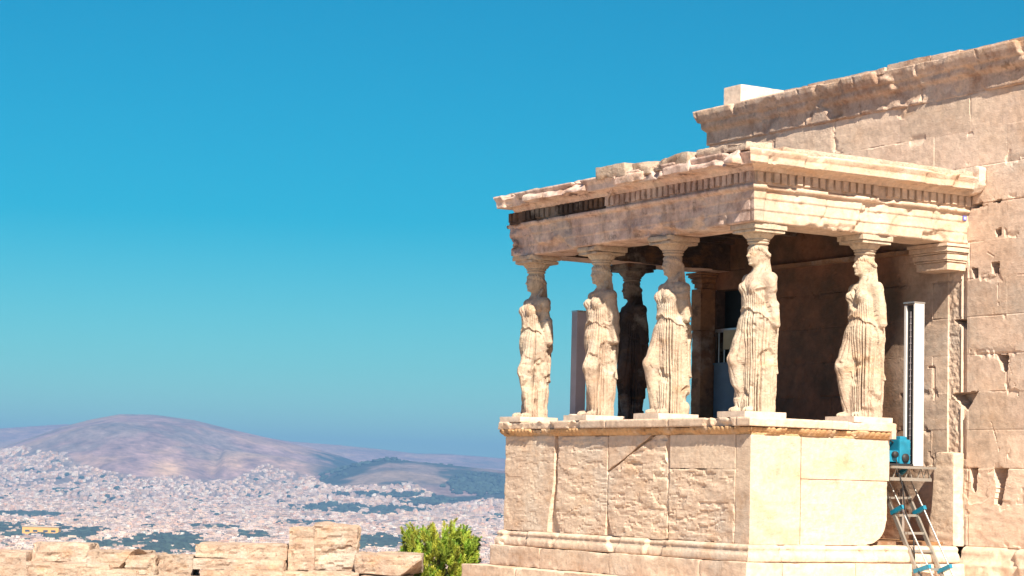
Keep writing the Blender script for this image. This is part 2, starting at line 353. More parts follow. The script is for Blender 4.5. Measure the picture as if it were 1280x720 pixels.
def city_material():
    m, nt, P = mat_new("city_facade"); L = nt.links.new
    at = N(nt, 'ShaderNodeVertexColor'); at.layer_name = 'tint'
    geo = N(nt, 'ShaderNodeNewGeometry'); sp = N(nt, 'ShaderNodeSeparateXYZ'); L(geo.outputs['Position'], sp.inputs[0])
    w = N(nt, 'ShaderNodeMath', operation='MULTIPLY'); L(sp.outputs[2], w.inputs[0]); w.inputs[1].default_value = 2*math.pi/3.1
    s1 = N(nt, 'ShaderNodeMath', operation='SINE'); L(w.outputs[0], s1.inputs[0])
    ax = N(nt, 'ShaderNodeMath', operation='ADD'); L(sp.outputs[0], ax.inputs[0]); L(sp.outputs[1], ax.inputs[1])
    w2 = N(nt, 'ShaderNodeMath', operation='MULTIPLY'); L(ax.outputs[0], w2.inputs[0]); w2.inputs[1].default_value = 2*math.pi/3.6
    s2 = N(nt, 'ShaderNodeMath', operation='SINE'); L(w2.outputs[0], s2.inputs[0])
    mn = N(nt, 'ShaderNodeMath', operation='MINIMUM'); L(s1.outputs[0], mn.inputs[0]); L(s2.outputs[0], mn.inputs[1])
    sn = N(nt, 'ShaderNodeSeparateXYZ'); L(geo.outputs['Normal'], sn.inputs[0])
    ab = N(nt, 'ShaderNodeMath', operation='LESS_THAN'); L(sn.outputs[2], ab.inputs[0]); ab.inputs[1].default_value = .5
    r = N(nt, 'ShaderNodeMapRange'); r.inputs[1].default_value = .0; r.inputs[2].default_value = .25; r.inputs[3].default_value = 0; r.inputs[4].default_value = .75; L(mn.outputs[0], r.inputs[0])
    f = N(nt, 'ShaderNodeMath', operation='MULTIPLY'); L(r.outputs[0], f.inputs[0]); L(ab.outputs[0], f.inputs[1])
    x = N(nt, 'ShaderNodeMix', data_type='RGBA'); L(f.outputs[0], x.inputs[0]); L(at.outputs[0], x.inputs[6]); x.inputs[7].default_value = (.08,.09,.11,1)
    L(x.outputs[2], P.inputs['Base Color']); P.inputs['Roughness'].default_value = .8
    return m
CM = city_material()
def to_xy(px, r):
    a = np.arctan((px-634)/2690.); d = r*np.cos(a); u = r*np.sin(a)
    return C0[0] + d*AX[0] + u*RX[0], C0[1] + d*AX[1] + u*RX[1]
# upper limit of the town on the slopes, by direction, and the wooded gaps inside it: (direction, direction, near, far)
def img_y(px, X, Y, r): return hor(px) - terrain(X, Y)/r*2679.25
GREEN = [(-60,76,640,646),(-200,60,654,672),(60,135,662,677),(115,180,677,688),(170,262,670,696),(240,290,659,663),(370,455,631,640),(385,530,634,641),(350,420,654,658),(450,512,672,690),(500,560,622,632),(560,640,600,618),(-900,-100,650,662),(650,900,640,655),(420,545,616,622), (300,345,668,676),(450,500,640,645)]
def green_mask(px, yy):
    g = np.zeros(np.shape(px), bool)
    for a, b, c, d in GREEN:
        e = ((px-(a+b)/2)/((b-a)/2))**4 + ((yy-(c+d)/2)/((d-c)/2))**4
        g |= e < .9 + 1.5*vnoise(px/7., yy/2.0, 0, 77) + .8*vnoise(px/2.5, yy/1.0, 0, 78)
    return g
def build_city():
    n = 125000
    px = RNG.uniform(-700, 1100, n); u = RNG.uniform(0, 1, n); r = np.sqrt(1300**2 + u*(8200**2 - 1300**2))
    X, Y = to_xy(px, r); Zt = terrain(X, Y); yy = hor(px) - Zt/r*2679.25
    top = np.interp(px, CTOP[:,0], CTOP[:,1]) + 9*fbm(px/30., 0, 0, 4, 61)
    keep = (yy > top) & (Zt > -130) & ~green_mask(px, yy)
    dens = fbm(X/350, Y/350, 0, 4, 71)
    keep &= (dens > -.34) | (RNG.uniform(0, 1, n) < .35)
    # the finger of houses on the wooded hill and small hamlets
    keep &= ~((px > 395) & (yy < 604) & (RNG.uniform(0, 1, n) < .8))
    X, Y, Z, r, px, yy = (a[keep] for a in (X, Y, Zt, r, px, yy))
    # streets: leave gaps along two families of lines
    g1 = np.abs(((X*.92 + Y*.39 + 25*fbm(X/500, Y/500, 0, 2, 5))/95) % 1 - .5) > .45; g2 = np.abs(((Y*.92 - X*.39 + 25*fbm(X/500, Y/500, 0, 2, 6))/130) % 1 - .5) > .465
    k = ~(g1 | g2); X, Y, Z, r, px, yy = (a[k] for a in (X, Y, Z, r, px, yy)); n = len(X)
    order = np.argsort(r); X, Y, Z, r, px, yy = (a[order] for a in (X, Y, Z, r, px, yy))
    w = RNG.uniform(2.4, 5.6, n)*(1 + .5*(RNG.uniform(0, 1, n) < .05)); l = RNG.uniform(2.8, 7.0, n)*(1 + 1.6*(RNG.uniform(0, 1, n) < .03)); h = RNG.uniform(3, 9, n)
    h *= np.where(r > 6000, .8, 1)
    an = .4 + 1.5708*RNG.integers(0, 2, n) + .5*fbm(X/600, Y/600, 0, 2, 81) + RNG.normal(0, .06, n)
    pal = np.array([[.78,.74,.70],[.74,.66,.56],[.70,.56,.46],[.80,.78,.78],[.60,.53,.50],[.66,.48,.36],[.50,.46,.48]]); pr = [.30,.22,.12,.18,.09,.04,.05]
    ci = RNG.choice(7, n, p=pr); colr = np.minimum(pal[ci]*np.array([1.10,.90,.84])*RNG.uniform(.5, 1.15, n)[:, None], .85)
    def geo_for(i):
        c, s = np.cos(an[i]), np.sin(an[i]); ww, ll = w[i], l[i]
        cor = [(-1,-1),(1,-1),(1,1),(-1,1)]; out = []
        for zz in (Z[i]-6, Z[i]+h[i]):
            for a, b in cor: out.append(np.stack([X[i] + a*ww*c - b*ll*s, Y[i] + a*ww*s + b*ll*c, zz + 0*ww], -1))
        V = np.stack(out, 1)                       # n,8,3
        # a set-back roof storey
        out = []
        for zz in (Z[i]+h[i]-.5, Z[i]+h[i]+2.6):
            for a, b in cor: out.append(np.stack([X[i] + (a*ww*.55+.12*ww)*c - b*ll*.5*s, Y[i] + (a*ww*.55+.12*ww)*s + b*ll*.5*c, zz + 0*ww], -1))
        V2 = np.stack(out, 1)
        V2 = np.where((RNG.uniform(0, 1, len(ww)) < .3)[:, None, None], V2, V[:, [4]]*.5 + V[:, [6]]*.5 + (V2-V2.mean(1, keepdims=True))*np.array([.25,.25,.6]))
        V = np.concatenate([V, V2], 1)
        F0 = np.concatenate([BF[1:], BF[1:]+8]); nn = len(ww)
        F = (F0[None] + 16*np.arange(nn)[:, None, None]).reshape(-1, 4).astype(np.int32)
        cc = np.repeat(colr[i], 16, 0)
        return V.reshape(-1, 3), F, cc
    vis = np.where((r > 2350) & (px > 4) & (px < 622) & (yy < 682) & ~((px > 362) & (px < 450) & (yy > 650)) & ~((px > 505) & (px < 600) & (yy > 640)) & (yy - h/r*2679 > 560))[0][:300]
    names = {0:'white',1:'cream',2:'tan',3:'white',4:'grey',5:'ochre',6:'grey'}
    for i in vis:
        V, F, cc = geo_for(np.array([i])); c = names[int(ci[i])]
        o = mesh("apartment_block", V, F, CM, None, False, None, cc, loc=(float(X[i]), float(Y[i]), float(Z[i])))
        tag(o, "small far-off %s flat-roofed apartment block in the hazy city on the plain" % c, "building", "far-off %s apartment blocks on the city plain" % c)
    rest = np.setdiff1d(np.arange(n), vis)
    V, F, cc = geo_for(rest)
    o = mesh("city", V, F, CM, None, False, None, cc); tag(o, "dense mass of pale flat-roofed buildings spreading across the plain and up the slopes", "city", kind="stuff")
    # woods
    pts = []
    m_ = 90000; px = RNG.uniform(-700, 1100, m_); r = np.sqrt(2350**2 + RNG.uniform(0, 1, m_)*(7400**2-2350**2)); X2, Y2 = to_xy(px, r); Z2 = terrain(X2, Y2); y2 = hor(px) - Z2/r*2679.25
    gm = green_mask(px, y2); sc = (RNG.uniform(0, 1, m_) < .02) & (y2 > np.interp(px, CTOP[:,0], CTOP[:,1]) + 6)
    hillw = (px > 400) & (r > 5000) & (r < 7000) & (fbm(X2/330, Y2/330, 0, 5, 53) < .1) & (RNG.uniform(0,1,m_) < .25) & (y2 < np.interp(px, CTOP[:,0], CTOP[:,1])+3)
    k = (gm | sc | hillw) & (y2 > 560); X2, Y2, Z2, r = X2[k], Y2[k], Z2[k], r[k]
    t = (1+5**.5)/2; ico = np.array([[-1,t,0],[1,t,0],[-1,-t,0],[1,-t,0],[0,-1,t],[0,1,t],[0,-1,-t],[0,1,-t],[t,0,-1],[t,0,1],[-t,0,-1],[-t,0,1]])/1.9
    icf = np.array([[0,11,5],[0,5,1],[0,1,7],[0,7,10],[0,10,11],[1,5,9],[5,11,4],[11,10,2],[10,7,6],[7,1,8],[3,9,4],[3,4,2],[3,2,6],[3,6,8],[3,8,9],[4,9,5],[2,4,11],[6,2,10],[8,6,7],[9,8,1]])
    nn = len(X2); rad = RNG.uniform(4, 11, nn)[:, None, None]*np.array([1.0,1.0,.7]); V = ico[None]*rad*RNG.uniform(.7, 1.3, (nn, 12, 1)) + np.stack([X2, Y2, Z2+3], -1)[:, None]
    F = (icf[None] + 12*np.arange(nn)[:, None, None]).reshape(-1, 3).astype(np.int32)
    cc = np.repeat(np.array([.03,.052,.042])*RNG.uniform(.6, 1.5, nn)[:, None], 12, 0)
    m, nt, P = mat_new("far_foliage"); at = N(nt, 'ShaderNodeVertexColor'); at.layer_name = 'tint'; nt.links.new(at.outputs[0], P.inputs['Base Color']); P.inputs['Roughness'].default_value = .9
    tag(mesh("distant_woods", V.reshape(-1, 3), F, m, None, True, None, cc), "dark wooded patches among the far-off city buildings", "woods", kind="stuff")
    # orange hall
    def gpos(pxx, r): 
        x, y = to_xy(np.array([pxx]), np.array([r])); return float(x[0]), float(y[0]), float(terrain(x, y)[0])
    x, y, z = gpos(54, 3400)
    t = thing("orange_hall", "long orange walled hall with a red base standing among trees on the city plain", "building", (x, y, z))
    def ori(a0, a1, b0, b1, c0, c1):
        V, F = box(a0, a1, b0, b1, c0, c1); W_ = V[:, 0:1]*RX + V[:, 1:2]*AX; return np.concatenate([W_ + [x, y], V[:, 2:3] + z], 1), F
    og = plain("orange_render", (.80,.42,.08), .8); rd = plain("red_render", (.45,.10,.06), .8); wh = plain("pale_roofing", (.6,.5,.42), .8); gl = plain("dark_glazing", (.05,.06,.08), .3)
    V, F = ori(-28, 28, 0, 18, 5, 17); mesh("wall", V, F, og, t, False)
    V, F = ori(-28.4, 28.4, -.4, 18.4, -3, 5); mesh("base", V, F, rd, t, False)
    V, F = ori(-29, 29, -1, 19, 17, 18); mesh("roof", V, F, wh, t, False)
    for a in (-20, -8, 8, 20):
        V, F = ori(a-3.5, a+3.5, -.25, .2, 9, 12); mesh("window", V, F, gl, t, False)
build_city()

# ------------------------------------------------------------------ temple wall
WY = 3.43
HOLES = [  # (polygon in wall x,z ; depth)
 ([(-.30,1.27),(.19,1.29),(.06,1.13),(-.02,1.03)], .22), ([(.50,1.74),(.71,1.74),(.70,1.50),(.60,1.55)], .18),
 ([(.47,3.30),(.58,3.33),(.57,3.22),(.49,3.21)], .10), ([(.05,2.86),(.17,2.84),(.18,2.72),(.10,2.72)], .10), ([(.41,2.90),(.55,2.90),(.54,2.75),(.42,2.76)], .12),
 ([(-.28,2.21),(-.04,2.21),(-.05,2.08)], .16), ([(.05,.33),(.19,.33),(.15,.02),(.08,.08)], .10), ([(.45,.34),(.72,.34),(.60,-.12),(.48,-.10),(.52,.10)], .22),
 ([(.04,3.665),(.26,3.675),(.22,3.62),(.06,3.60)], .12), ([(.42,3.66),(.60,3.68),(.55,3.63)], .06),
]
def inpoly(x, z, poly):
    r = np.zeros(x.shape, bool); n = len(poly)
    for i in range(n):
        (x0, z0), (x1, z1) = poly[i], poly[(i+1) % n]
        c = ((z0 > z) != (z1 > z)) & (x < (x1-x0)*(z-z0)/(z1-z0+1e-12) + x0); r ^= c
    return r
ZC = [-.645, .33] + [.33 + .4755*k for k in range(1, 11)]      # courses up to 5.085
def wall_rel(x, z, seed=0):
    """outward relief of the coursed wall, and a tone per block"""
    row = np.searchsorted(np.array(ZC), z + .012*fbm(x*1.5, z, 0, 2, 5)*0) - 1
    row = np.clip(row, 0, len(ZC)-2)
    zc = np.array(ZC); z0 = zc[row]; z1 = zc[row+1]
    off = np.where(row % 2 == (len(ZC)-2) % 2, .02, .68); bw = 1.32
    k = np.floor((x-off)/bw); xl = off + k*bw; xr = xl + bw
    ed = np.minimum(np.minimum(x-xl, xr-x), np.minimum(z-z0, z1-z))
    hsh = _h(k.astype(np.int64)+50, row.astype(np.int64), np.zeros_like(row, dtype=np.int64), 3)
    hs2 = _h(k.astype(np.int64)+50, row.astype(np.int64), np.ones_like(row, dtype=np.int64), 4)
    jn = fbm(x, z, 0, 3, 17, 2.2)
    jw = .003 + .006*sst(-.0, .3, jn)
    groove = -(.004 + .012*sst(0.05, .3, jn))*(1 - sst(jw*.4, jw*1.6, ed + .004*fbm(x, z, 0, 3, 2, 30)))
    wear = -.015*sst(.24, .30, fbm(x, z, 3, 4, 23, 4.0))*(1 - sst(.0, .09, ed))
    rel = groove + wear + (hsh-.5)*.006 + .0022*fbm(x, z, 0, 5, 29, 14) + .003*fbm(x*.5, z*2.6, 0, 4, 33, 3.5)
    # orthostat course at the foot is badly worn
    w = 1 - sst(.25, .34, z); rel = rel + w*(-.008*sst(.14, .17, fbm(x, z, 1, 4, 37, 2.2)) + .006*fbm(x*.7, z*2.4, 1, 5, 39, 8))
    tone = .5 + (hs2-.5)*.60
    return rel, tone
def build_wall_sheet(parent):
    xs = np.concatenate([np.linspace(-5.5, -.9, 190), np.arange(-.885, 1.35, .013), np.linspace(1.37, 3, 60), np.linspace(3.06, 17, 230)])
    zs = np.arange(-.645, 5.09, .0137); zs[-1] = 5.085
    X, Z = np.meshgrid(xs, zs, indexing='ij'); rel, tone = wall_rel(X, Z)
    jx = X +   .006*fbm(X, Z, 0, 3, 91, 16); jz = Z + .006*fbm(X, Z, 5, 3, 92, 12)
    # hacked anta strip and its shadow joint
    st = (X > -.36) & (X < -.12) & (Z > .45) & (Z < 2.85); rel = np.where(st, rel*.3 - .018 + .016*fbm(X, Z, 0, 3, 95, 22), rel)
    st = (X > -.105) & (X < -.025) & (Z > .45) & (Z < 2.85); rel = np.where(st, -.05 + .01*fbm(X, Z, 0, 3, 96, 8), rel)
    # carved channel beside the lift
    st = (np.abs(X+.60) < .012) & (Z > 1.2) & (Z < 1.62) | (np.abs(Z-1.62) < .012) & (X > -.72) & (X < -.6); rel = np.where(st, -.03, rel)
    # cracks
    for (x0, z0, x1, z1) in [(.52,2.75,.54,2.35),(.70,1.66,.88,1.22),(.3,3.05,.45,2.97),(.42,.9,.56,.55)]:
        t = np.clip(((X-x0)*(x1-x0) + (Z-z0)*(z1-z0))/((x1-x0)**2+(z1-z0)**2), 0, 1)
        dd = np.hypot(X-x0-t*(x1-x0), Z-z0-t*(z1-z0)) + .012*fbm(X, Z, 0, 3, 97, 14); rel = np.where(dd < .0045, rel - .012, rel)
    for poly, dp in HOLES:
        q = inpoly(jx, jz, poly); rel = np.where(q, -.235 + .012*vnoise(X*20, Z*20, 0, 3), rel)
    dx = (X > -5.27) & (X < -4.1) & (Z < 2.9)
    V = np.stack([X, WY - rel, Z], -1).reshape(-1, 3); F = grid_faces(len(xs), len(zs))
    keep = ~dx.ravel()[F].any(1); F = F[keep]
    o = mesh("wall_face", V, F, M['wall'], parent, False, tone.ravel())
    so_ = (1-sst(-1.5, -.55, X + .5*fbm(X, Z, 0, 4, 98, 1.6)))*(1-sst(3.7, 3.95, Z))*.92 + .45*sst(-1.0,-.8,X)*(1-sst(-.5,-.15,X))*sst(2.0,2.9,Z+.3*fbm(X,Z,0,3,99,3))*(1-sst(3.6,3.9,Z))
    a = o.data.attributes.new("soot_shade", 'FLOAT', 'POINT'); a.data.foreach_set("value", np.clip(so_, 0, 1).ravel().astype(np.float32))  # brown weathering and the porch's shade, both painted into the wall colour
    return o
temple = thing("ancient_temple", "tall ruined marble temple wall of coursed blocks rising behind the statue porch", "temple", (5.0, 3.8, -1.9))
build_wall_sheet(temple)
g = Geo()
for b in [(-5.5,-5.27,WY+.24,4.15,-1.9,5.08),(-4.1,17,WY+.24,4.15,-1.9,5.08),(-5.27,-4.1,WY+.24,4.15,2.9,5.08),(-5.27,-4.1,WY+.24,4.15,-1.9,-.6)]: g.add(*box(*b))
g.add(*box(-5.5,-5.46,WY-.002,WY+.24,-.645,5.07)); gj = Geo(); gj.add(*box(-5.32,-5.27,WY+.012,WY+.24,-.6,2.9)); gj.add(*box(-4.1,-4.05,WY+.012,WY+.24,-.6,2.9)); gj.add(*box(-5.27,-4.1,WY+.014,WY+.24,2.9,2.95)); gj.build('door_frame', M['soot_shade'], temple, False)  # frame colour darkened to paint in the shade of the opening
g.add(*box(-5.49,-4.8,4.152,11,-1.9,4.6)); g.add(*box(16.3,17,4.152,11,-1.9,5.0)); g.add(*box(-5.49,17,11.002,11.7,-1.9,4.9))
g.build("wall_core", M['wall'], temple, False)
# crowning course (epistyle + mouldings)
def corn_t(V): return np.clip(.5 + .5*(_h(np.floor(V[:,0]/1.05).astype(np.int64)+40, np.zeros(len(V), np.int64), np.zeros(len(V), np.int64), 8)-.5), 0, 1)
def egg(x, y, Z, k):
    a = x if k in (1,) else y
    return .012*np.abs(np.sin((x+y)*np.pi/.055))*sst(5.29, 5.32, Z)*(1-sst(5.40, 5.43, Z)) - .025*(np.abs(((x-.3)/1.18) % 1 - .5) > .492)*(Z < 5.6)
prof = [(0,5.085),(.03,5.09),(.03,5.28),(.05,5.30),(.09,5.34),(.10,5.42),(.13,5.43),(.17,5.52),(.18,5.60),(.12,5.62),(-.30,5.63),(-.75,5.62)]
sweep([(-5.5,4.15),(-5.5,WY),(17,WY)], [(-.03,5.06)] + prof, .022, .005, 14, .07, 1.5, outmod=egg, tonef=corn_t).build("crowning_cornice", M['cornice'], temple)
# loose top stones along the crown
rr = random.Random(4); x = -3.6
g = Geo()
while x < 9:
    l = rr.uniform(.35, .95); h = rr.uniform(.03, .085)
    g.add(*block(x, x+l-.012, WY-.14+rr.uniform(0,.05), WY+.55, 5.56, 5.60+h, .03, .025, .008, int(x*7)+60, freq=7), rr.uniform(.3,.7)); x += l
g.build("crown_stones", M['cornice'], temple)
g = Geo(); g.add(*block(-5.41,-5.00,3.62,4.86,5.58,5.97,.03,.012,.003,71,freq=8), .75)
g.build("top_block", M['newm'], temple)
# base mouldings of the long wall
def blkmod(w, dep=.03, ph=0): return lambda x, y, Z, k: -dep*(np.abs((((x+y)-ph)/w) % 1 - .5) > .4945)
sweep([(0.0,WY),(17,WY)], [(-.2,-.63),(.0,-.64),(.05,-.66),(.085,-.70),(.09,-.78),(.11,-.80),(.12,-.85),(.16,-.852),(.16,-1.12),(.2,-1.122),(.46,-1.13),(.46,-1.40),(.75,-1.41),(.75,-2.0)][::-1], .03, .008, 33, .06, 2.6, outmod=blkmod(1.6)).build("wall_foot", M['podium'], temple)
# doorway: black panel stands in for the dark interior; grille and boards before it
d = Geo(); d.add(*box(-5.27,-4.1,WY+.17,WY+.22,-.6,2.9)); doorway_dark = d.build("doorway_dark", M['doorway_dark'], temple, False)
gp = Geo()
for x in np.arange(-5.2, -4.12, .13): gp.add(*tube([(x, WY+.02, .9), (x, WY+.02, 2.3)], .012, 6))
gp.add(*box(-5.27,-4.1,WY+.0,WY+.04,2.28,2.33)); gp.build("door_grille", M['steel'], temple, False)
gp = Geo(); gp.add(*box(-5.25,-4.12,WY-.03,WY-.005,-.55,1.80)); gp.add(*box(-5.27,-4.1,WY-.035,WY-.002,1.80,1.83)); gp.build("door_panel", M['bluep'], temple, False)
gp = Geo(); gp.add(*box(-5.03,-4.72,WY-.035,WY-.012,2.02,2.30)); gp.build("notice_board", M['cream'], temple, False)

# ------------------------------------------------------------------ porch
porch = thing("statue_porch", "marble porch with six statue columns carrying a battered flat entablature above a high podium", "porch", (-2.75, 1.7, -1.9))
PW = [(-5.5,WY),(-5.5,0),(0,0)]; D = 2.145
def orth(x0, x1, z0, z1, seed, side='S', tone=.5, r=.018, amp=.006, cuts=(), big=.004, freq=6, dep=.34, y0=0.0, gap=.006):
    if side == 'S': V, F = block(x0+gap/2, x1-gap/2, y0, dep, z0+.002, z1-.002, .02, r, amp, seed, cuts, freq, big)
    else: V, F = block(-dep, y0, x0+gap/2, x1-gap/2, z0+.002, z1-.002, .02, r, amp, seed, cuts, freq, big)
    return V, F, tone
def orthos(args, name="orthostat", mat='podium', **k):
    V, F, t = orth(*args, **k); g = Geo(); g.add(V, F, t); return g.build(name, M[mat], porch, False)
zb, zt = -.645, .645
# south face, west to east
orthos((-5.5,-4.24,zb,zt,101), tone=.56, r=.015, amp=.005, big=.003, cuts=[(-4.30,0,-.2,1,-.25,-.16)])
orthos((-4.17,-2.97,zb,zt,102), tone=.56, r=.035, amp=.008, big=.004, cuts=[(-4.13,0,-.50,-.8,-.3,-.35),(-2.99,.0,-.35,.9,-.5,-.12),(-4.165,0,.2,-1,-.3,.05)])
orthos((-2.95,-1.63,zb,zt,103), tone=.55, r=.045, amp=.011, big=.006, cuts=[(-2.93,0,-.40,-1,-.5,-.35),(-2.47,.0,.385,-.41,-.08,.91),(-1.64,0,-.1,1,-.6,.1)])
orthos((-2.95,-2.02,.12,zt,104), tone=.55, r=.008, amp=.003, dep=.25, cuts=[(-2.47,.0,.425,.41,0,-.91)])
orthos((-1.61,-.287,.235,zt,105), tone=.60, r=.006, amp=.0015, big=.001, mat='podium')
orthos((-1.61,-.287,zb,.23,106), tone=.54, r=.035, amp=.011, big=.005)
# east face, south to north
k = dict(side='E')
orthos((0,.757,zb,zt,108), tone=.40, r=.006, amp=.002, big=.001, dep=.28, **k)
orthos((.763,D,.14,zt,112), tone=.44, r=.006, amp=.002, big=.001, **k)
orthos((.763,D-.03,zb,.135,113), tone=.50, r=.010, amp=.003, big=.002, cuts=[(0,D-.03-.36+.36*math.cos(a),-.28+.36*math.sin(a),0,math.cos(a),math.sin(a)) for a in (-.3,-.65,-1.0,-1.3)], **k)
# fill behind and the short west return
g = Geo(); g.add(*box(-5.48,-.30,.06,.33,zb,zt-.02)); g.add(*box(-.33,-.02,.34,D-.45,zb,zt-.02)); g.add(*box(-5.5,-5.1,.35,WY,zb,zt)); g.build("podium_core", M['podium'], porch, False)
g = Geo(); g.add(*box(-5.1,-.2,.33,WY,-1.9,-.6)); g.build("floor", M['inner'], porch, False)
# ledge with egg and dart
def eggs(x, y, Z, k):
    s = (x if k == 1 else y)
    return .020*(np.abs(np.sin(s*np.pi/.085))-.5)*sst(.665,.68,Z)*(1-sst(.73,.745,Z)) - .02*(np.abs((s/1.37+.13) % 1 - .5) > .493)
sweep([(-5.5,WY),(-5.5,0),(0,0),(0,D)], [(-.1,.642),(.015,.645),(.02,.66),(.03,.668),(.05,.69),(.065,.72),(.066,.738),(.0,.7385)], .012, .003, 42, .05, 3.0, outmod=eggs).build('egg_moulding', M['rust'], porch)
lp = [(-.1,.7395),(.08,.74),(.085,.745),(.09,.83),(.08,.842),(-.5,.845),(-.62,.84),(-.62,.6)]
def lt(V): return .5 + .3*(fbm(V[:,0], V[:,1], V[:,2]*3, 3, 5, 1.4))
g = sweep([(-5.5,WY),(-5.5,0),(0,0),(0,D)], lp, 0.017, .003, 41, .05, 3.0, outmod=eggs, tonef=lt)
n_ = len(g.F)
g.add(*block(-.56,.088,D-.04,D+.035,.65,.843,.02,.02,.004,9)); g.build("ledge", M['podium'], porch)
# foot mouldings and steps
def tor(x, y, Z, k): return .006*np.sin(Z*80)*(Z > -.8)
sweep([(-5.5,WY),(-5.5,0),(0,0),(0,WY-.2)], [(-.15,-.642),(.02,-.644),(.045,-.655),(.06,-.68),(.055,-.72),(.075,-.75),(.09,-.80),(.085,-.845),(.03,-.85)][::-1], .02, .004, 43, .06, 2.2, outmod=tor, tonef=lt).build("base_moulding", M['podium'], porch)
rs = random.Random(8)
def course(z0, z1, o, name, seed, r=.03, miss=()):
    g = Geo(); x = -5.5-o; k = 0
    while x < o - .05:
        l = min(rs.uniform(1.1, 1.9), o - x)
        if o - x - l < .5: l = o - x
        if k not in miss: g.add(*block(x, x+l-.008, -o, .4, z0, z1-.003, .025, r, .006, seed+k, big=.006, cuts=[(x+l, -o, z1, .6, -.5, .25)] if rs.random() < .3 else ()), rs.uniform(.4, .62))
        else: g.add(*block(x, x+l-.008, -o+.3, .4, z0, z1-.05, .03, .05, .012, seed+k, big=.02), .35)
        x += l; k += 1
    y = .405
    while y < WY+.1:
        l = min(rs.uniform(1.0, 1.6), WY+.1-y)
        if WY+.1-y-l < .4: l = WY+.1-y
        g.add(*block(-.3, o, y, y+l-.008, z0, z1-.003, .025, r, .004, seed+k, big=.003), rs.uniform(.55, .68)); y += l; k += 1
    g.add(*block(-5.5-o, -5.1, .405, WY, z0, z1-.003, .05, r, .006, seed+k)); return g.build(name, M['podium'], porch)
course(-1.12, -.853, .13, "upper_step", 201)
course(-1.42, -1.123, .42, "middle_step", 221)
course(-1.95, -1.423, .75, "lower_step", 241)
# architrave
def amod(x, y, Z, k):
    s = x if k == 1 else y
    # big spalls at the underside
    q_ = fbm(x, y, Z, 5, 311, 1.7) + .9*(3.24-Z); b = -.05*sst(.10, .13, q_) - .05*sst(.17, .19, q_) - .012*sst(.07,.09,fbm(x, y, Z*.5, 5, 315, 2.6))*(Z<3.55)
    fq = fbm(x, y, Z, 3, 321, 2.3); fq = np.floor((fq+.03*fbm(x,y,Z,3,322,9))*9)/9; b = b + np.where(fbm(x, y, Z, 2, 323, .9) > -.05, .035*np.clip(fq, -1, .12)-.004, 0)*(Z < 3.56)*(k == 1)
    return b*(1.0 if k != 2 else .5) - .012*(np.abs((s/1.83+.04) % 1 - .5) > .496)
ap = [(-.55,3.162),(-.03,3.16),(-.003,3.17),(0,3.30),(.006,3.303),(.006,3.435),(.012,3.438),(.012,3.545),(.05,3.555),(.055,3.60),(.0,3.602),(-.5,3.603)]
def at_(V): return np.clip(.5 + .55*fbm(V[:,0], V[:,1], V[:,2], 4, 312, 1.6), .1, .9)
arch = sweep([(-5.5,WY),(-5.5,0),(0,0),(0,WY)], ap, .018, .0025, 51, .03, 3.0, outmod=amod, dm_min=-.05, tonef=at_)
e = arch
# south (and west) faces are stained; the east face is cleaner: two parts
def split(g, ids, name, mat):
    q = Geo()
    off = 0
    for i in range(len(g.V)):
        if i in ids: q.V.append(g.V[i]); q.F.append(g.F[i] - off + q.n); q.n += len(g.V[i]); q.T.append(g.T[i])
        off += len(g.V[i])
    return q.build(name, M[mat], porch)
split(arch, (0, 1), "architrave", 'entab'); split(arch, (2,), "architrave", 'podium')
# inner faces of the beams, ceiling; their shade is painted in as near-black stone
g = Geo(); g.add(*box(-5.45,-.05,.5,.56,3.17,3.7)); g.add(*box(-.56,-.5,.56,WY,3.17,3.7)); g.add(*box(-5.0,-4.94,.56,WY,3.17,3.7)); g.build("inner_beam", M['soot_shade'], porch, False)
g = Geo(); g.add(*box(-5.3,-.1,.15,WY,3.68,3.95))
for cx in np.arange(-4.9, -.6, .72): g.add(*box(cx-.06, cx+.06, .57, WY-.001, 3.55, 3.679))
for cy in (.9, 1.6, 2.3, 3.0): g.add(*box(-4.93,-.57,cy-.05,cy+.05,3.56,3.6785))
g.build("ceiling", M['soot_shade'], porch, False)
g = Geo(); g.add(*block(-4.0,-.6,WY-.10,WY,3.10,3.16,.03,.015,.004,55), .6); g.build("wall_fillet", M['inner'], porch)
# dentils
def dentils(path0, path1, nvec, name, mat, seed, tone):
    g = Geo(); p0, p1 = np.array(path0, float), np.array(path1, float); L = np.linalg.norm(p1-p0); d = (p1-p0)/L; nv = np.array(nvec, float)
    rq = random.Random(seed); n = int(L/.116)
    for i in range(n):
        s = (i+.5)*L/n
        if rq.random() < .07: continue
        w = .074; dep = .055*rq.uniform(.8, 1.05); zt_ = 3.755; zb_ = 3.628 + rq.uniform(-.003, .012)
        c = p0 + d*s
        a = c - d*w/2; b = c + d*w/2
        q = np.array([[*(a), zb_],[*(b), zb_],[*(b+nv*dep), zb_],[*(a+nv*dep), zb_],[*(a), zt_],[*(b), zt_],[*(b+nv*dep), zt_],[*(a+nv*dep), zt_]])
        q = q + np.random.default_rng(i+seed).normal(0, .003, q.shape)
        F = BF if np.cross(d, nv) > 0 else BF[:, ::-1]
        g.add(q, F, tone)
    a, b = p0 - d*0, p1
    n2 = nv*.012
    q = np.array([[*a, 3.60],[*b, 3.60],[*(b+n2), 3.60],[*(a+n2), 3.60],[*a, 3.76],[*b, 3.76],[*(b+n2), 3.76],[*(a+n2), 3.76]]); g.add(q, BF, tone)
    return g.build(name, M[mat], porch, False)
dentils((-5.5,-.012), (-3.1,-.012), (0,-1), "dentil_band", 'soot_shade', 3, .15); dentils((-3.095,-.012), (.012,-.012), (0,-1), "dentil_band", 'entab', 13, .2); dentils((.012,-.012), (.012,WY), (1,0), "dentil_band", 'podium', 4, .42)
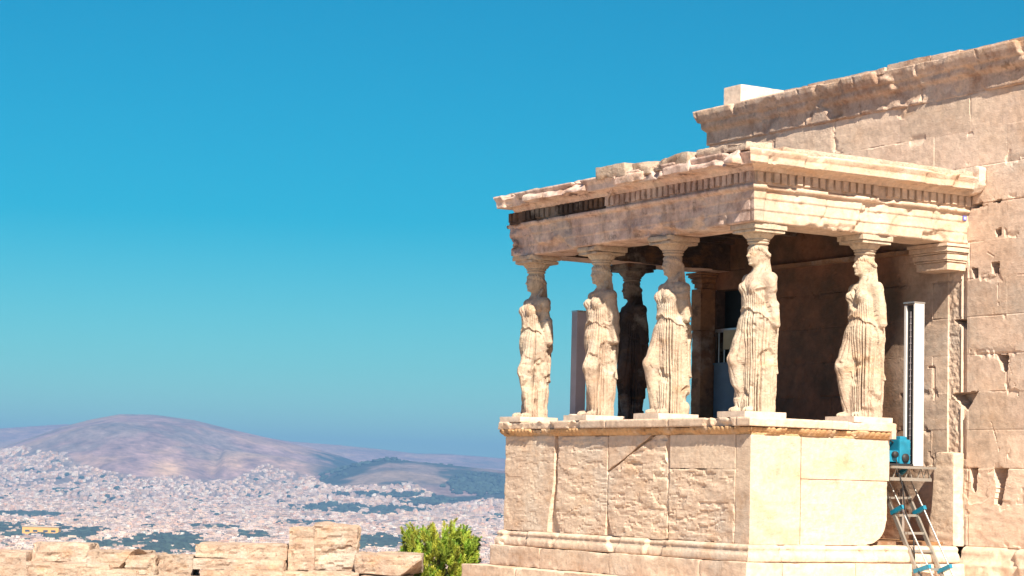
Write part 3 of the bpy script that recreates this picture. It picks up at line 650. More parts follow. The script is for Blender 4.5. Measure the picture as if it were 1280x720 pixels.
dentils((-5.512,WY), (-5.512,-.012), (-1,0), "dentil_band", 'entab', 5, .4)
# cornice
def cmod(x, y, Z, k): return -.012*(np.abs(((x if k != 2 else y)/1.21+.3) % 1 - .5) > .494)
cp = [(-.06,3.756),(.07,3.757),(.085,3.79),(.10,3.80),(.20,3.822),(.26,3.822),(.285,3.812),(.295,3.90),(.30,3.905),(.325,3.95),(.33,3.975),(.20,3.985),(-.15,4.0),(-.5,4.0)]
cor = sweep([(-5.24,WY),(-5.24,0),(0,0),(0,WY-.02)], [(max(-.5,o_-.04*(o_>.15)), z_) for o_, z_ in cp], .017, .006, 61, .10, 2.1, outmod=cmod, dm_min=.12, tonef=at_)
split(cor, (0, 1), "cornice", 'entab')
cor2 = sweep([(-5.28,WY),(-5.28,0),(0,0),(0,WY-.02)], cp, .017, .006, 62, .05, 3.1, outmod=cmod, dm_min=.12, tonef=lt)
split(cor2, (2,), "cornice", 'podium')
g = Geo(); g.add(*block(-.2,.32,WY-.13,WY-.03,3.78,4.10,.02,.05,.012,64,big=.02,cuts=[(.3,WY-.1,3.85,1,0,-.8)]), .7); g.add(*block(-.3,.02,WY-.03,WY+.02,3.6,3.8,.03,.02,.004,65), .6); g.build("broken_cornice_end", M['podium'], porch)
# roof slabs
g = Geo(); rk = random.Random(12)
x = -5.4
while x < .1:
    l = rk.uniform(.5, 1.0); x1 = min(x+l, .2)
    g.add(*block(x, x1-.02, -.06-rk.uniform(-.04,.10), .9, 3.93, 3.985+rk.uniform(0,.055), .03, .045, .012, int(x*10)+400, big=.02), rk.uniform(.5,.8)); x = x1
g.add(*block(-2.95,-2.2,-.30,.35,3.93,4.10,.03,.03,.010,431,big=.01,cuts=[(-2.25,-.2,4.0,1,-.3,.3)]), .62)
g.add(*block(-2.15,-1.75,-.28,.2,3.9,4.06,.03,.06,.015,433,big=.02,cuts=[(-1.9,-.28,4.0,.3,-.7,.5)]), .6); g.add(*block(-1.7,-.95,-.29,.2,3.9,4.07,.03,.06,.015,434,big=.02,cuts=[(-1.5,-.28,4.0,-.3,-.7,.4)]), .5); g.add(*block(-.9,.1,-.22,.2,3.97,4.10,.03,.07,.016,435,big=.03), .7)
g.add(*block(-.7,.22,.25,3.38,3.97,4.05,.03,.03,.008,437,big=.008), .72); g.add(*box(-5.3,-.1,.3,WY,3.955,4.01))
g.add(*block(-.5,.02,1.0,2.3,4.0,4.085,.03,.04,.01,439,big=.01), .7)
g.build("roof_slab", M['rubble'], porch)
g = Geo(); x = -5.36
while x < -.15:
    l = rk.uniform(.35, .75); x1 = min(x+l, -.02); q_ = rk.random()
    cs = [(x, -.33, 3.845+rk.uniform(0,.05), rk.uniform(-.12,.12), -.62, rk.uniform(.65,.95)), (x+l/2, -.30, 3.99, rk.uniform(-.3,.3), -.3, .9)]
    if q_ < .6: cs += [(x+l*rk.random(), -.27, 3.95, rk.uniform(-.6,.6), -.8, rk.uniform(.2,.8))]
    if q_ < .35: cs.append((x+l*rk.random(), -.25, 3.90, rk.uniform(-.5,.5), -.7, -.5))
    g.add(*block(x, x1-.01, -.32+rk.uniform(-.01,.03), .1, 3.835, 4.0+rk.uniform(-.01,.02), .02, .025, .012, int(x*13)+700, big=.01, cuts=cs), rk.uniform(.4,.7)); x = x1
g.build("broken_lip", M['entab'], porch)
# antae
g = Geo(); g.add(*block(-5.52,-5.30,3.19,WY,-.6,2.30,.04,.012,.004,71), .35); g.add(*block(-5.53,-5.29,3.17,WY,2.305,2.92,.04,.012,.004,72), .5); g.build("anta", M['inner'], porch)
def cap(x0, x1, y0, z0, z1, seed, nm, mt):
    g = Geo(); n = 5
    for i, (o, a, b) in enumerate([(.0,0,.30),(.02,.30,.38),(.035,.38,.60),(.05,.60,.68),(.07,.68,.86),(.09,.86,1.0)]):
        g.add(*block(x0-o, x1+o, y0-o, WY-.001*i, z0+(z1-z0)*a, z0+(z1-z0)*b-.004, .03, .012, .003, seed+i), .5)
    return g.build(nm, M[mt], porch)
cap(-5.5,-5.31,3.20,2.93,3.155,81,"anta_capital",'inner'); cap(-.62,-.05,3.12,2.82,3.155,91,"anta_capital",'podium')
g = Geo(); g.add(*box(-.006,.003,3.335,3.395,3.455,3.515)); sg = g.build("blue_tile", M['sign'], porch, False)
g = Geo(); g.add(*box(.0,.006,3.35,3.38,3.47,3.50)); mesh("tile_emblem", g.V[0], g.F[0], M['signw'], sg, False)

# ------------------------------------------------------------------ statues
def smin(a, b, k):
    h = np.clip(.5 + .5*(b-a)/k, 0, 1); return b*(1-h) + a*h - k*h*(1-h)
def caps(P, a, b, ra, rb, sq=None):
    a = np.array(a, float); b = np.array(b, float); ba = b-a; t = np.clip(((P-a) @ ba)/(ba @ ba), 0, 1)
    return np.linalg.norm(P - a - t[..., None]*ba, axis=-1) - (ra + (rb-ra)*t)
def ell(P, c, r):
    q = (P - np.array(c))/np.array(r); k = np.linalg.norm(q, axis=-1); return (k-1)*min(r)
def figure(seed, bent, armL=1.13, armR=1.13, wear=.005, turn=0):
    nz, nth, nr = 400, 288, 36
    zs = np.linspace(0, 2.03, nz); th = np.arange(nth)/nth*2*np.pi; rs_ = np.linspace(.03, .44, nr)
    ct, st = np.cos(th), np.sin(th)
    rho = np.zeros((nz, nth)); sb = bent
    for lo in range(0, nz, 50):
        z = zs[lo:lo+50]
        P = np.stack(np.broadcast_arrays(rs_[None,None,:]*ct[None,:,None], rs_[None,None,:]*st[None,:,None], z[:,None,None]), -1).astype(np.float32)
        x, y, zz = P[...,0], P[...,1], P[...,2]
        # skirt column
        w_ = 0 if sb < 0 else .028; fl = np.interp(zz, [0,.15,.6,.95,1.1], [.225-w_,.212-w_,.212-w_*.6,.222,.200]); fb = np.interp(zz, [0,.15,.6,.95,1.1], [.190-w_,.178-w_,.175-w_*.5,.178,.162])
        f = (np.sqrt((x/fl)**2 + ((y-.015)/fb)**2) - 1)*.19 + 3*np.clip(zz-1.08, 0, 1)
        f = smin(f, ell(P, (0,.0,1.0), (.232,.180,.26)), .06)
        f = smin(f, ell(P, (0,-.005,1.36), (.205,.160,.26)), .07)
        f = smin(f, caps(P, (-.17,.02,1.52), (.17,.02,1.52), .078, .078), .06)
        for s in (-1, 1): f = smin(f, np.linalg.norm(P - np.array([s*.088,-.120,1.42]), axis=-1) - .070, .035)
        # bent leg
        f = smin(f, caps(P, (sb*.09,-.05,.98), (sb*.115,-.215,.60), .12, .088), .05)
        f = smin(f, caps(P, (sb*.115,-.215,.60), (sb*.125,-.12,.06), .085, .062), .04)
        f = smin(f, ell(P, (sb*.13,-.175,.02), (.055,.10,.042)), .02); f = smin(f, ell(P, (-sb*.09,-.185,.02), (.055,.06,.042)), .02)
        # arms
        for s, ez in ((1, armL), (-1, armR)):
            e2 = min(ez, 1.50); t = (1.53-e2)/.5
            f = smin(f, caps(P, (s*.215,.02,1.53), (s*(.215+.040*t),.02+.03*t,e2), .066, .066-.016*t), .03)
        # neck, hair falling down the back, locks over the shoulders
        f = smin(f, caps(P, (0,.02,1.48), (0,.0,1.74), .070, .060), .035)
        f = smin(f, caps(P, (0,.075,1.80), (0,.125,1.42), .066, .075), .03)
        for s in (-1, 1):
            f = smin(f, caps(P, (s*.072,.045,1.70), (s*.115,-.055,1.53), .022, .024), .010); f = smin(f, caps(P, (s*.115,-.055,1.53), (s*.10,-.145,1.42), .024, .016), .010)
        # skull, jaw, face
        f = smin(f, ell(P, (0,.0,1.825), (.094,.118,.125)), .02)
        f = smin(f, ell(P, (0,-.055,1.745), (.062,.070,.075)), .03)
        f = smin(f, ell(P, (0,-.085,1.80), (.066,.050,.080)), .02)
        f = smin(f, caps(P, (0,-.128,1.822), (0,-.150,1.782), .009, .015), .008)
        f = smin(f, ell(P, (0,-.128,1.735), (.026,.012,.006)), .006); f = smin(f, ell(P, (0,-.126,1.722), (.022,.012,.006)), .006)
        f = smin(f, ell(P, (0,-.112,1.695), (.024,.020,.018)), .014)
        for s in (-1, 1):
            e_ = ell(P, (s*.034,-.140,1.803), (.024,.020,.013)); f = -smin(-f, e_, .008)
            f = smin(f, ell(P, (s*.033,-.118,1.802), (.016,.012,.008)), .004)
            f = smin(f, caps(P, (s*.012,-.130,1.822), (s*.055,-.112,1.824), .007, .006), .006)
        # hair rolled back from the brow, fuller at the sides
        q = np.sqrt(((np.sqrt((x/.092)**2 + ((y-.01)/.112)**2) - 1)*.10)**2 + ((zz - (1.870-.55*np.clip(y+.03,0,.12)))*.8)**2) - .022 - .0022*np.sin(np.arctan2(y, x)*18+zz*70)
        f = smin(f, q, .012)
        f = smin(f, ell(P, (0,.01,1.90), (.092,.108,.055)), .02)
        # cushion under the capital
        b_ = np.sqrt(x*x + y*y) - np.interp(zz, [1.88,1.93,2.05], [.07,.100,.115]); f = smin(f, np.maximum(b_, 1.89-zz), .02)
        # outermost crossing
        ins = f < 0; idx = nr - 1 - np.argmax(ins[..., ::-1], axis=-1); idx = np.clip(idx, 0, nr-2)
        fa = np.take_along_axis(f, idx[..., None], -1)[..., 0]; fb_ = np.take_along_axis(f, idx[..., None]+1, -1)[..., 0]
        t = np.clip(-fa/(fb_-fa+1e-9), 0, 1); r_ = rs_[idx] + t*(rs_[1]-rs_[0]); r_ = np.where(ins.any(-1), r_, .03); rho[lo:lo+50] = r_
    Z, T = np.meshgrid(zs, th, indexing='ij'); X = rho*np.cos(T); Y = rho*np.sin(T)
    front = -np.sin(T)                               # 1 at the front
    # direction of the bent leg and of the smooth thigh
    tb = np.arctan2(-.30, sb*.16); dthe = np.angle(np.exp(1j*(T-tb)))
    smooth = np.exp(-(dthe/.55)**2)*sst(.02,.12,Z)
    ze = 1.19 - .12*(1-np.clip(front, 0, 1)) - .60*(1-sst(-.55, .12, front + .06*np.sin(T*7+seed))) + .012*np.sin(T*9+seed) + .02*sb*np.cos(T)
    # skirt flutes
    ph = T*16 + 2.6*fbm(T*1.6, Z*.6, 0, 2, seed) + .9*sb*(1-Z)*np.exp(-((dthe)/.9)**2)*3 + .9*vnoise(T*6, Z*.9, 1, seed+2) + .25*np.sin(Z*9+seed)
    c1 = np.abs(np.sin(ph)); fl = -(1-c1)**1.7
    var = .25 + 1.25*sst(-.22, .3, fbm(T*4.5, Z*1.1, 7, 3, seed+4))
    mant = 1-sst(-.30, -.05, front + .10*np.sin(Z*5+seed) + .05*fbm(T*3,Z*3,0,2,seed)); smooth = np.clip(smooth + .93*mant, 0, 1); rho = rho + .014*mant*sst(.12,.3,Z)*(1-sst(1.3,1.45,Z))
    sk = 1 - sst(-.015, .01, Z-ze)
    dep = (.060*np.clip(.35+front, .42, 1.0))*var*(1-.88*smooth)
    rho2 = rho + sk*(dep*fl + .006)*(.55+.45*sst(0,.5,1.1-Z))
    # broad back folds
    back = sst(.1,.7,-front); rho2 += back*(1-sst(1.30,1.42,Z))*.013*np.sin(T*13+seed+.8*fbm(T*2,Z,0,2,seed))*sst(0,.1,Z)
    # overfold and pouch
    ov = sst(-.012, .006, Z-ze)*(1-sst(1.30,1.42,Z)); rho2 += ov*(.024*np.exp(-np.clip(Z-ze,0,1)/.10) + .004)
    f2 = np.abs(np.sin(T*22 + 2.2*(Z-1.1)*np.sign(np.cos(T))*3 + 1.6*fbm(T*1.5, Z*1.5, 3, 3, seed+7)))
    rho2 -= ov*.018*np.clip(.45+front,.3,1)*(1-f2)**1.6*(.6+.8*sst(-.2,.3,fbm(T*3,Z*2,1,3,seed+8)))
    ch = sst(1.26,1.34,Z)*(1-sst(1.50,1.55,Z))*np.clip(front,0,1); vv = np.abs(np.sin((np.abs(X)*1.2 - (Z-1.3)*.6)*55 + 1.2*fbm(X*8,Z*8,0,2,seed))); rho2 -= ch*.012*(1-vv)**1.5
    # hair strands
    hr = sst(.0,.4,-front)*sst(1.42,1.49,Z)*(1-sst(1.86,1.9,Z)); rho2 += hr*.006*np.sin(T*34 + 3*np.sin(Z*40))
    rip = sst(1.845,1.86,Z)*(1-sst(1.90,1.92,Z)); rho2 += rip*.0025*np.sin(T*30+Z*60)
    # weathering
    X = rho2*np.cos(T); Y = rho2*np.sin(T); face = sst(1.64,1.68,Z)*(1-sst(1.83,1.85,Z))*np.clip(front,0,1)
    rho2 += (1-.8*face)*(wear*2.6*fbm(X+seed, Y, Z, 4, seed, 11) - .035*sst(.22,.42,fbm(X, Y+seed, Z, 3, seed+11, 4.5)))
    X = rho2*np.cos(T); Y = rho2*np.sin(T)
    if turn: 
        w = sst(1.52,1.70,Z)*turn; X, Y = X*np.cos(w)-Y*np.sin(w), X*np.sin(w)+Y*np.cos(w)
    V = np.stack([X, Y, Z], -1).reshape(-1, 3); F = grid_faces(nz, nth, True)
    V = np.concatenate([V, [[0,0,0],[0,0,2.03]]])
    n0 = nz*nth; j = np.arange(nth); j2 = (j+1) % nth
    tri = [[n0, int(b), int(a)] for a, b in zip(j, j2)] + [[n0+1, int(a)+(nz-1)*nth, int(b)+(nz-1)*nth] for a, b in zip(j, j2)]
    return V, F.tolist() + tri
def lathe(prof, n=64, mod=None):
    p = np.array(prof, float); t = np.arange(n)/n*2*np.pi; r = p[:,0][:,None] + (mod(p[:,1][:,None], t[None]) if mod else 0)
    V = np.stack([r*np.cos(t), r*np.sin(t), np.broadcast_to(p[:,1][:,None], r.shape)], -1).reshape(-1, 3); return V, grid_faces(len(p), n, True)
TOP = 3.155
def caryatid(x, y, seed, bent, label, aL, aR, zb_=.845, mt='statue', turn=0, worn=0, tone=.5):
    t = thing("caryatid", label, "statue", (x, y, zb_), "six caryatid statues carrying the porch roof")
    ft = zb_ + .07; sc = (2.945 - ft)/1.94
    V, F = figure(seed, bent, aL, aR, .005, turn); V = V*np.array([1.045,1.06,sc]) + [x, y, ft-.004]
    o = mesh("figure", V, F, M[mt], t, True, tone)
    g = Geo(); g.add(*block(x-.28, x+.26, y-.37, y+.25, zb_-.003, ft, .02, .008, .002, seed+3), .55); g.build("plinth", M['newm'], t)
    cp_ = Geo(); z0 = 2.925
    pr = [(.09,z0-.01),(.118,z0),(.130,z0+.010),(.130,z0+.022),(.118,z0+.030),(.122,z0+.036),(.138,z0+.042),(.140,z0+.052),(.132,z0+.058),(.148,z0+.075),(.170,z0+.10),(.190,z0+.125),(.192,z0+.132),(.0,z0+.133)]
    V, F = lathe(pr, 96, lambda z, a: .010*np.abs(np.sin(a*9))*sst(z0+.06, z0+.075, z)*(1-sst(z0+.12, z0+.13, z)))
    cp_.add(V + [x, y, 0], F, tone+.05); cc = cp_.build("capital", M[mt], t)
    g = Geo(); g.add(*block(x-.225, x+.225, y-.225, y+.225, z0+.130, z0+.165, .02, .012+.02*worn, .002+.010*worn, seed+5), tone+.05); g.add(*block(x-.245, x+.245, y-.245, y+.245, z0+.168, TOP+.004, .02, .012+.03*worn, .002+.012*worn, seed+6, cuts=[(x+.2,y-.22,TOP-.05,.6,-.6,-.4)] if worn else ()), tone+.08)
    a = g.build("abacus", M[mt], cc)
    return t
caryatid(-5.28,.30,11,1,"leftmost front caryatid at the far corner of the porch, shaded shoulders, worn smooth skirt",1.0,1.1,worn=1)
caryatid(-3.65,.30,22,1,"second front caryatid from the left, before the grey upright box, with broken arms",.95,1.2,worn=1)
caryatid(-2.03,.30,33,-1,"third front caryatid from the left, headdress under the cracked beam, deeply fluted skirt",1.15,1.2,worn=1)
caryatid(-.29,.30,44,-1,"sunlit caryatid on the near front corner of the porch, tallest in view",1.0,1.25)
caryatid(-.29,1.97,55,-1,"rearmost sunlit caryatid on the right side of the porch beside the white mast",1.1,1.2, turn=-.15)
caryatid(-5.24,1.90,66,1,"dark shaded caryatid behind the front row at the far side of the porch",1.1,1.1, tone=.12, mt='soot_shade')  # same marble as the others, its shade painted in with near-black stone
# loose stones on the ledge
def pebble(name, x, y, z, s, seed, label, cat="stone", mt='rubble', group=None, dims=(1,1,1), cuts=(), rot=0):
    V, F = block(x-s*dims[0], x+s*dims[0], y-s*dims[1], y+s*dims[1], z, z+2*s*dims[2], s/4, s*.7, s*.12, seed, freq=1.5/s, cuts=cuts, rot=rot)
    g = Geo(); g.add(V - [x,y,z], F, .75); return tag(g.build(name, M[mt], None, True, loc=None) if False else mesh(name, g.V[0]+[x,y,z], g.F[0].astype(np.int32), M[mt], None, True, .8, loc=(x,y,z)), label, cat, group)
pebble("loose_stone", -5.50,.12,.845,.035,5,"small white stone on the ledge left of the westmost statue's feet", mt='newm')
pebble("loose_stone", -3.92,.08,.845,.045,6,"small white stone on the ledge by the second statue's feet", mt='newm')
# upright box behind second statue
t = thing("upright_box", "tall grey violet metal box standing on the far ledge behind the second statue", "cabinet", (-5.2,.99,.845))
g = Geo(); g.add(*box(-5.28,-5.14,.91,1.07,.845,2.42)); g.build("post", M['grey'], t, False)
g = Geo(); g.add(*box(-5.285,-5.135,.905,1.075,2.42,2.445)); g.build("cap", M['steel'], t, False)

# ------------------------------------------------------------------ stone slab by the wall, lift, ladder
V, F = block(-.46,-.02,3.22,WY-.03,-.645,.52,.02,.035,.007,501,big=.008,cuts=[(-.44,3.2,.42,-.8,-.1,.6),(-.46,3.3,-.2,-1,-.4,.1)])
tag(mesh("stone_slab", V, F.astype(np.int32), M['podium'], None, True, .66, loc=(-.24,3.3,-.645)), "upright pale broken marble slab leaning on the temple wall right of the ladder", "stone slab")
mast = thing("lift_mast", "tall white box section mast with a dark slot standing beside the rear sunlit statue", "mast", (-.2,2.75,.34))
zt_, zb_ = 2.36, .34
g = Geo()
g.add(*box(-.09,-.07,2.60,2.76,zb_,zt_)); g.build("side_plate", M['white'], mast, False)
g = Geo(); g.add(*box(-.26,-.09,2.745,2.76,zb_,zt_)); g.build("back_plate", M['white'], mast, False)
g = Geo(); g.add(*box(-.26,-.225,2.60,2.744,zb_,zt_-.02)); g.build("guide_rail", M['white'], mast, False)
g = Geo(); g.add(*box(-.224,-.091,2.625,2.744,zb_+.02,zt_-.02)); g.build("slot", M['dark'], mast, False)
g = Geo(); g.add(*box(-.162,-.158,2.617,2.6245,zb_+.04,zt_-.1))
for k in range(23): g.add(*box(-.172,-.148,2.614,2.6248,zb_+.04+.082*k,zb_+.052+.082*k))
g.build("rack_teeth", M['grey'], mast, False)
g = Geo(); g.add(*box(-.27,-.065,2.59,2.77,zt_,zt_+.02)); g.build("mast_cap", M['steel'], mast, False)
plat = thing("lift_platform", "grey steel bracket platform carrying the white mast in the gap of the podium", "platform", (-.2,2.7,.1))
g = Geo(); g.add(*box(-.50,.06,2.16,2.86,.30,.33)); g.build("deck", M['alu'], plat, False)
for xx in (-.03, -.5):
    g = Geo(); g.add(*box(xx,xx+.03,2.16,2.84,.15,.19)); g.build("lower_beam", M['alu'], plat, False)
for yy in (2.22, 2.42, 2.62, 2.72):
    g = Geo(); g.add(*bar((-.02,yy,.18),(-.02,yy+.06,.31),.012,.012)); g.add(*bar((-.02,yy+.11,.18),(-.02,yy+.06,.31),.012,.012)); g.build("brace", M['alu'], plat, False)
for yy in (2.24, 2.8):
    g = Geo(); g.add(*bar((-.49,yy,-.62),(-.49,yy,.06),.04,.04,(1,0,0))); g.build("leg", M['steel'], plat, False)
w = thing("winch", "bright cyan blue hoist machine at the foot of the white mast", "winch", (-.25,2.42,.335))
def bevbox(x0,x1,y0,y1,z0,z1,r=.02): return block(x0,x1,y0,y1,z0,z1,.02,r*1.6,.0,3)
g = Geo(); g.add(*bevbox(-.40,-.08,2.38,2.56,.36,.66)); g.add(*bevbox(-.36,-.12,2.42,2.54,.64,.70)); g.build("housing", M['blue'], w)
g = Geo(); g.add(*bevbox(-.38,-.10,2.22,2.40,.38,.52)); g.build("motor", M['blue'], w)
g = Geo(); V, F = tube([(-.09,2.47,.43),(-.06,2.47,.43),(-.059,2.47,.43)], [.055,.055,.001], 16); g.add(V, F); g.build("wheel", M['dark'], w); g = Geo(); V, F = tube([(-.09,2.30,.47),(-.05,2.30,.47),(-.049,2.30,.47)], [.04,.04,.001], 16); g.add(V, F); g.build("wheel", M['dark'], w)
g = Geo(); g.add(*tube([(-.2,2.18,.50),(-.2,2.12,.56),(-.2,2.16,.64),(-.2,2.30,.66),(-.2,2.38,.62)], .013, 8)); g.build("handle", M['dark'], w)
g = Geo(); g.add(*box(-.42,-.05,2.16,2.58,.336,.36)); g.build("base_plate", M['dark'], w, False)
tag(mesh("power_cable", *tube([(-.12,2.36,.42),(-.02,2.30,.30),(.02,2.34,.10),(.0,2.40,-.2),(.05,2.5,-.5),(.12,2.46,-.84),(.5,2.3,-1.1),(.9,2.2,-1.9)], .009, 6), M['dark'], None, True), "thin black power cable hanging from the blue winch down past the ladder", "cable")
lad = thing("inclined_ladder", "aluminium ladder track with blue clamps sloping from the podium gap to the ground", "ladder", (.6,2.5,-1.9))
# track frame: top T on plane x, slope (dx,dz)
ya, yb = 2.42, 2.77
A0 = np.array([-.40,ya,.04]); A1 = np.array([.80,ya,-1.93]); dv = A1-A0
g = Geo(); g.add(*bar(A0, A1, .03, .05, (.87,0,.5))); g.build("rail", M['alu'], lad, False)
B0 = np.array([-.56,yb,.31]); B1 = np.array([.86,yb,-1.93])
g = Geo(); g.add(*bar(B0, B1, .03, .05, (.87,0,.5))); g.build("rail", M['alu'], lad, False)
def onl(p, q, z): t_ = (z-p[2])/(q[2]-p[2]); return p + (q-p)*t_
for k in range(9):
    z_ = -.06 - .215*k
    g = Geo(); g.add(*bar(onl(A0, A1, z_), onl(B0, B1, z_), .03, .03, (0,0,1))); g.build("rung", M['alu'], lad, False)
RL0, RL1 = np.array([-.31,ya,.13]), np.array([1.13,ya,-1.90]); RR0, RR1 = np.array([-.66,yb,.70]), np.array([1.09,yb,-1.92])
g = Geo(); g.add(*tube([RL0, RL1], .012, 8)); g.build("guide_rod", M['steel'], lad)
g = Geo(); g.add(*tube([RR0, RR1], .012, 8)); g.build("guide_rod", M['steel'], lad)
for a_, b_, c_, d_, zs_ in ((A0, A1, RL0, RL1, (-.21, -.91)), (B0, B1, RR0, RR1, (.27, -.21, -.91))):
    for z_ in zs_:
        p = onl(a_, b_, z_-.03); q = onl(c_, d_, z_+.03); n_ = (q-p)/np.linalg.norm(q-p)
        g = Geo(); g.add(*bar(p - n_*.03, q + n_*.03, .05, .05, (0,1,0))); g.build("clamp", M['blue'], lad, False)

# ------------------------------------------------------------------ rubble walls
AXV = np.array([*AX]); 
def at(px, r): 
    x, y = to_xy(np.array([float(px)]), np.array([float(r)])); return float(x[0]), float(y[0])
rub = [  # west-east extent along the ruined wall, built from the photograph's blocks: u0,u1 (metres across), z0,z1, depth position, label, cuts
]
def rblock(u0, u1, d0, d1, z0, z1, seed, label, r=.04, amp=.017, big=.016, cuts=(), tone=.5, res=.03, name="rubble_block"):
    V, F = block(u0, u1, d0, d1, z0, z1, res, r, amp, seed, cuts, 5, big)
    Wd = V[:, 0:1]*RX + V[:, 1:2]*AX + C0; V = np.concatenate([Wd, V[:, 2:3]], 1)
    c = ((u0+u1)/2*RX + (d0+d1)/2*AX + C0); F = F[:, ::-1] if (RX[0]*AX[1]-RX[1]*AX[0]) < 0 else F
    tag(mesh(name, V, F.astype(np.int32), M['rubble'], None, False, tone, loc=(float(c[0]), float(c[1]), z0)), label, "stone block", "limestone blocks of the ruined wall")
K = 30.0/2679.25
def U(px): return (px-634)*K
def Zp(y, px=250): return (hor(px)-y)*K
rows = [
 (-30, 45, 688, 703, "low pale block at the far left end of the ruined wall", dict(tone=.5)),
 (46, 118, 678.5, 703, "pale squarish block near the left end of the ruined wall, with grey broken corner", dict(tone=.62, cuts=[(U(62), 30, Zp(680), -.6, -.8, .3)])),
 (119, 128, 694, 704, "small rounded pale stone wedged between two wall blocks", dict(r=.05)),
 (119, 190, 688, 708, "grey fronted block with a dark hollow at its lower right", dict(tone=.42, cuts=[(U(180), 30, Zp(700), .8, -.5, -.7)])),
 (166, 205, 692, 716, "dark pitted stone with white flecks in the ruined wall", dict(tone=.36, r=.06, amp=.02)),
 (191, 248, 693, 722, "rough brown patched block under the flat slab", dict(tone=.38, r=.05, amp=.02)),
 (248, 363, 680, 697, "long flat slab with a straight top in the middle of the ruined wall", dict(tone=.58, r=.02)),
 (250, 362, 697.5, 711, "long thin block below the flat straight slab", dict(tone=.52, r=.02)),
 (364, 398, 658, 712, "tall block with a vertical slot, left part of the highest stone of the ruined wall", dict(tone=.56, r=.02)),
 (393, 450, 657.5, 713, "tall craggy block with a broken brown hollow, highest stone of the ruined wall", dict(tone=.52, r=.05, amp=.03, big=.05, cuts=[(U(440), 29.9, Zp(690), .5, -.8, -.35)])),
 (449, 531, 692, 716, "grey low block with a broken pointed end beside the green bush", dict(tone=.46, cuts=[(U(526), 30, Zp(700), .6, -.2, -.8)])),
]
for i, (a, b, y0, y1, lab, kw) in enumerate(rows):
    rblock(U(a)+.004, U(b)-.004, 30.0 + (.12 if i in (9,) else 0) - (.25 if 696 < y1 < 718 and y0 > 687 else 0), 30.75, Zp(y1, (a+b)/2), Zp(y0, (a+b)/2), 600+i, lab, **kw)
lows = [(-40,52,704,728,"bottom course block at the left edge of the view"),(40,150,702,728,"wide bottom course block below the squarish stone"),(110,185,709,728,"bottom course block with a dark corner under the pitted stone"),(150,262,717,733,"bottom course block under the brown patched stone"),
 (262,364,711.5,733,"bottom course block below the long thin slab"),(362,456,712.5,733,"bottom course block below the highest stone"),(456,520,717,733,"bottom course block beside the bush")]
for i, (a, b, y0, y1, lab) in enumerate(lows):
    rblock(U(a)+.004, U(b)-.004, 29.55 + .05*(i % 2), 30.7, -1.95, Zp(y0, (a+b)/2), 640+i, lab, tone=.5+.1*((i*7) % 3-1), r=.05, amp=.014)

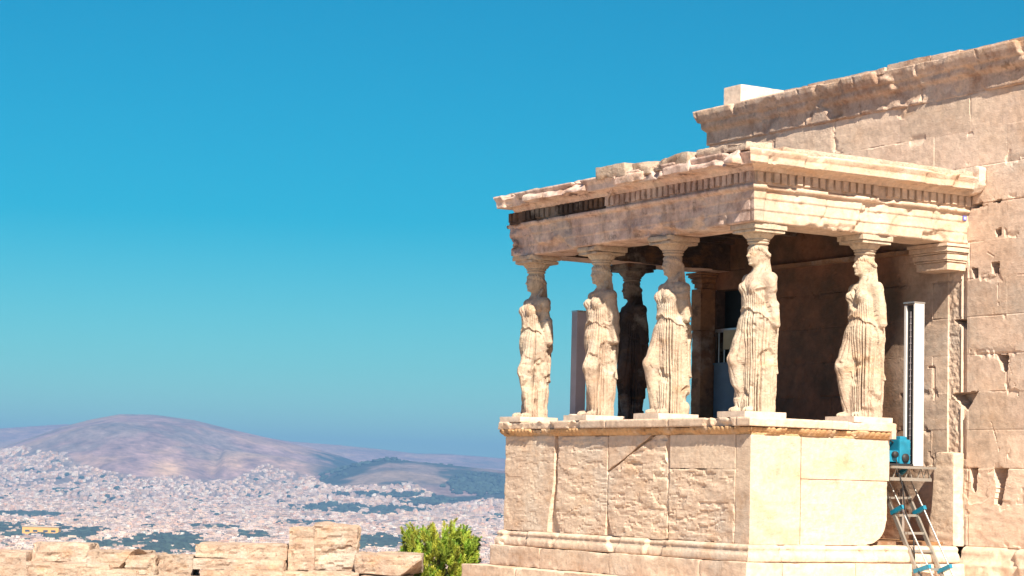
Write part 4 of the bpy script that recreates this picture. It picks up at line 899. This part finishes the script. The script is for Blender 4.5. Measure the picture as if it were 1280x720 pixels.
# ------------------------------------------------------------------ bush
def bush():
    cx, cy = at(552, 31.3); R_ = 31.3/2679.25
    t = thing("evergreen_tree", "bright yellow green feathery young evergreen behind the ruined wall at the porch corner", "tree", (cx, cy, -3.0))
    zt = (hor(552)-634)*R_
    g = Geo(); g.add(*tube([(cx,cy,-3.0),(cx+.03,cy,-2.2),(cx,cy+.02,-1.5),(cx,cy,zt-.35)], [.06,.05,.035,.01], 10))
    shoots = []; rg = np.random.default_rng(5)
    for i in range(760):
        a = rg.uniform(0, 2*np.pi); hh = rg.uniform(0, 1)**.8; rad = (.62 - .30*abs(hh-.55)**1.4)*rg.uniform(.25, 1.0)**.5
        p = np.array([cx + rad*np.cos(a), cy + rad*np.sin(a), -2.2 + (zt+2.2-.28)*hh*rg.uniform(.93,1.02) - .30*(rad/.62)**2])
        q0 = np.array([cx, cy, p[2] - .35*rad - .1]); 
        if i % 6 == 0: g.add(*tube([q0, (q0+p)/2 + [0,0,-.03], p], [.010,.008,.004], 5))
        out = np.array([np.cos(a)*.35*rad/.6, np.sin(a)*.35*rad/.6, 1.0]); out += rg.normal(0, .30, 3); out /= np.linalg.norm(out)
        shoots.append((p, out, rg.uniform(.12, .28)))
    g.build("trunk", M['bark'], t)
    V = []; col = []
    for p, d, L in shoots:
        n = 95; s = rg.uniform(0, 1, n)
        base = p + d*(s*L)[:, None]; side = rg.normal(0, 1, (n, 3)); side -= (side @ d)[:, None]*d; side /= np.linalg.norm(side, axis=1, keepdims=True)
        ln = (.030 + .05*(1-s))*rg.uniform(.7, 1.3, n); dirn = side*.75 + d*.7 + [0,0,.15]; dirn /= np.linalg.norm(dirn, axis=1, keepdims=True)
        wv = np.cross(dirn, rg.normal(0, 1, (n, 3))); wv /= np.linalg.norm(wv, axis=1, keepdims=True); wv *= .006
        tip = base + dirn*ln[:, None]
        V.append(np.stack([base - wv, base + wv, tip + wv*.4, tip - wv*.4], 1).reshape(-1, 3))
        c = np.array([.38,.46,.06])*rg.uniform(.6, 1.3)*np.array([rg.uniform(.7,1.25),1,1]); col.append(np.repeat(c[None]*np.ones((n, 1)), 4, 0))
    V = np.concatenate(V); F = np.arange(len(V), dtype=np.int32).reshape(-1, 4)
    m, nt, P = mat_new("feathery_foliage"); L = nt.links.new; at_n = N(nt, 'ShaderNodeVertexColor'); at_n.layer_name = 'tint'; L(at_n.outputs[0], P.inputs['Base Color']); P.inputs['Roughness'].default_value = .6
    tr = N(nt, 'ShaderNodeBsdfTranslucent'); L(at_n.outputs[0], tr.inputs[0]); mx = N(nt, 'ShaderNodeMixShader'); mx.inputs[0].default_value = .3
    L(P.outputs[0], mx.inputs[1]); L(tr.outputs[0], mx.inputs[2]); L(mx.outputs[0], nt.nodes['Material Output'].inputs[0])
    mesh("crown", V, F, m, t, False, None, np.concatenate(col))
bush()

# ------------------------------------------------------------------ haze
hz = bpy.data.materials.new("haze_air"); hz.use_nodes = True; n_ = hz.node_tree; n_.nodes.clear()
pv = n_.nodes.new('ShaderNodeVolumePrincipled'); pv.inputs['Density'].default_value = 1.25e-4; pv.inputs['Color'].default_value = (.20,.43,.86,1); pv.inputs['Anisotropy'].default_value = 0.0
oo = n_.nodes.new('ShaderNodeOutputMaterial'); n_.links.new(pv.outputs[0], oo.inputs['Volume'])
V, F = box(-14500, 14500, -14500, 14500, -135, 300)
h = mesh("haze", V, F.astype(np.int32), hz, None, False); tag(h, "pale blue air between the porch and the mountains", "haze", kind="stuff")
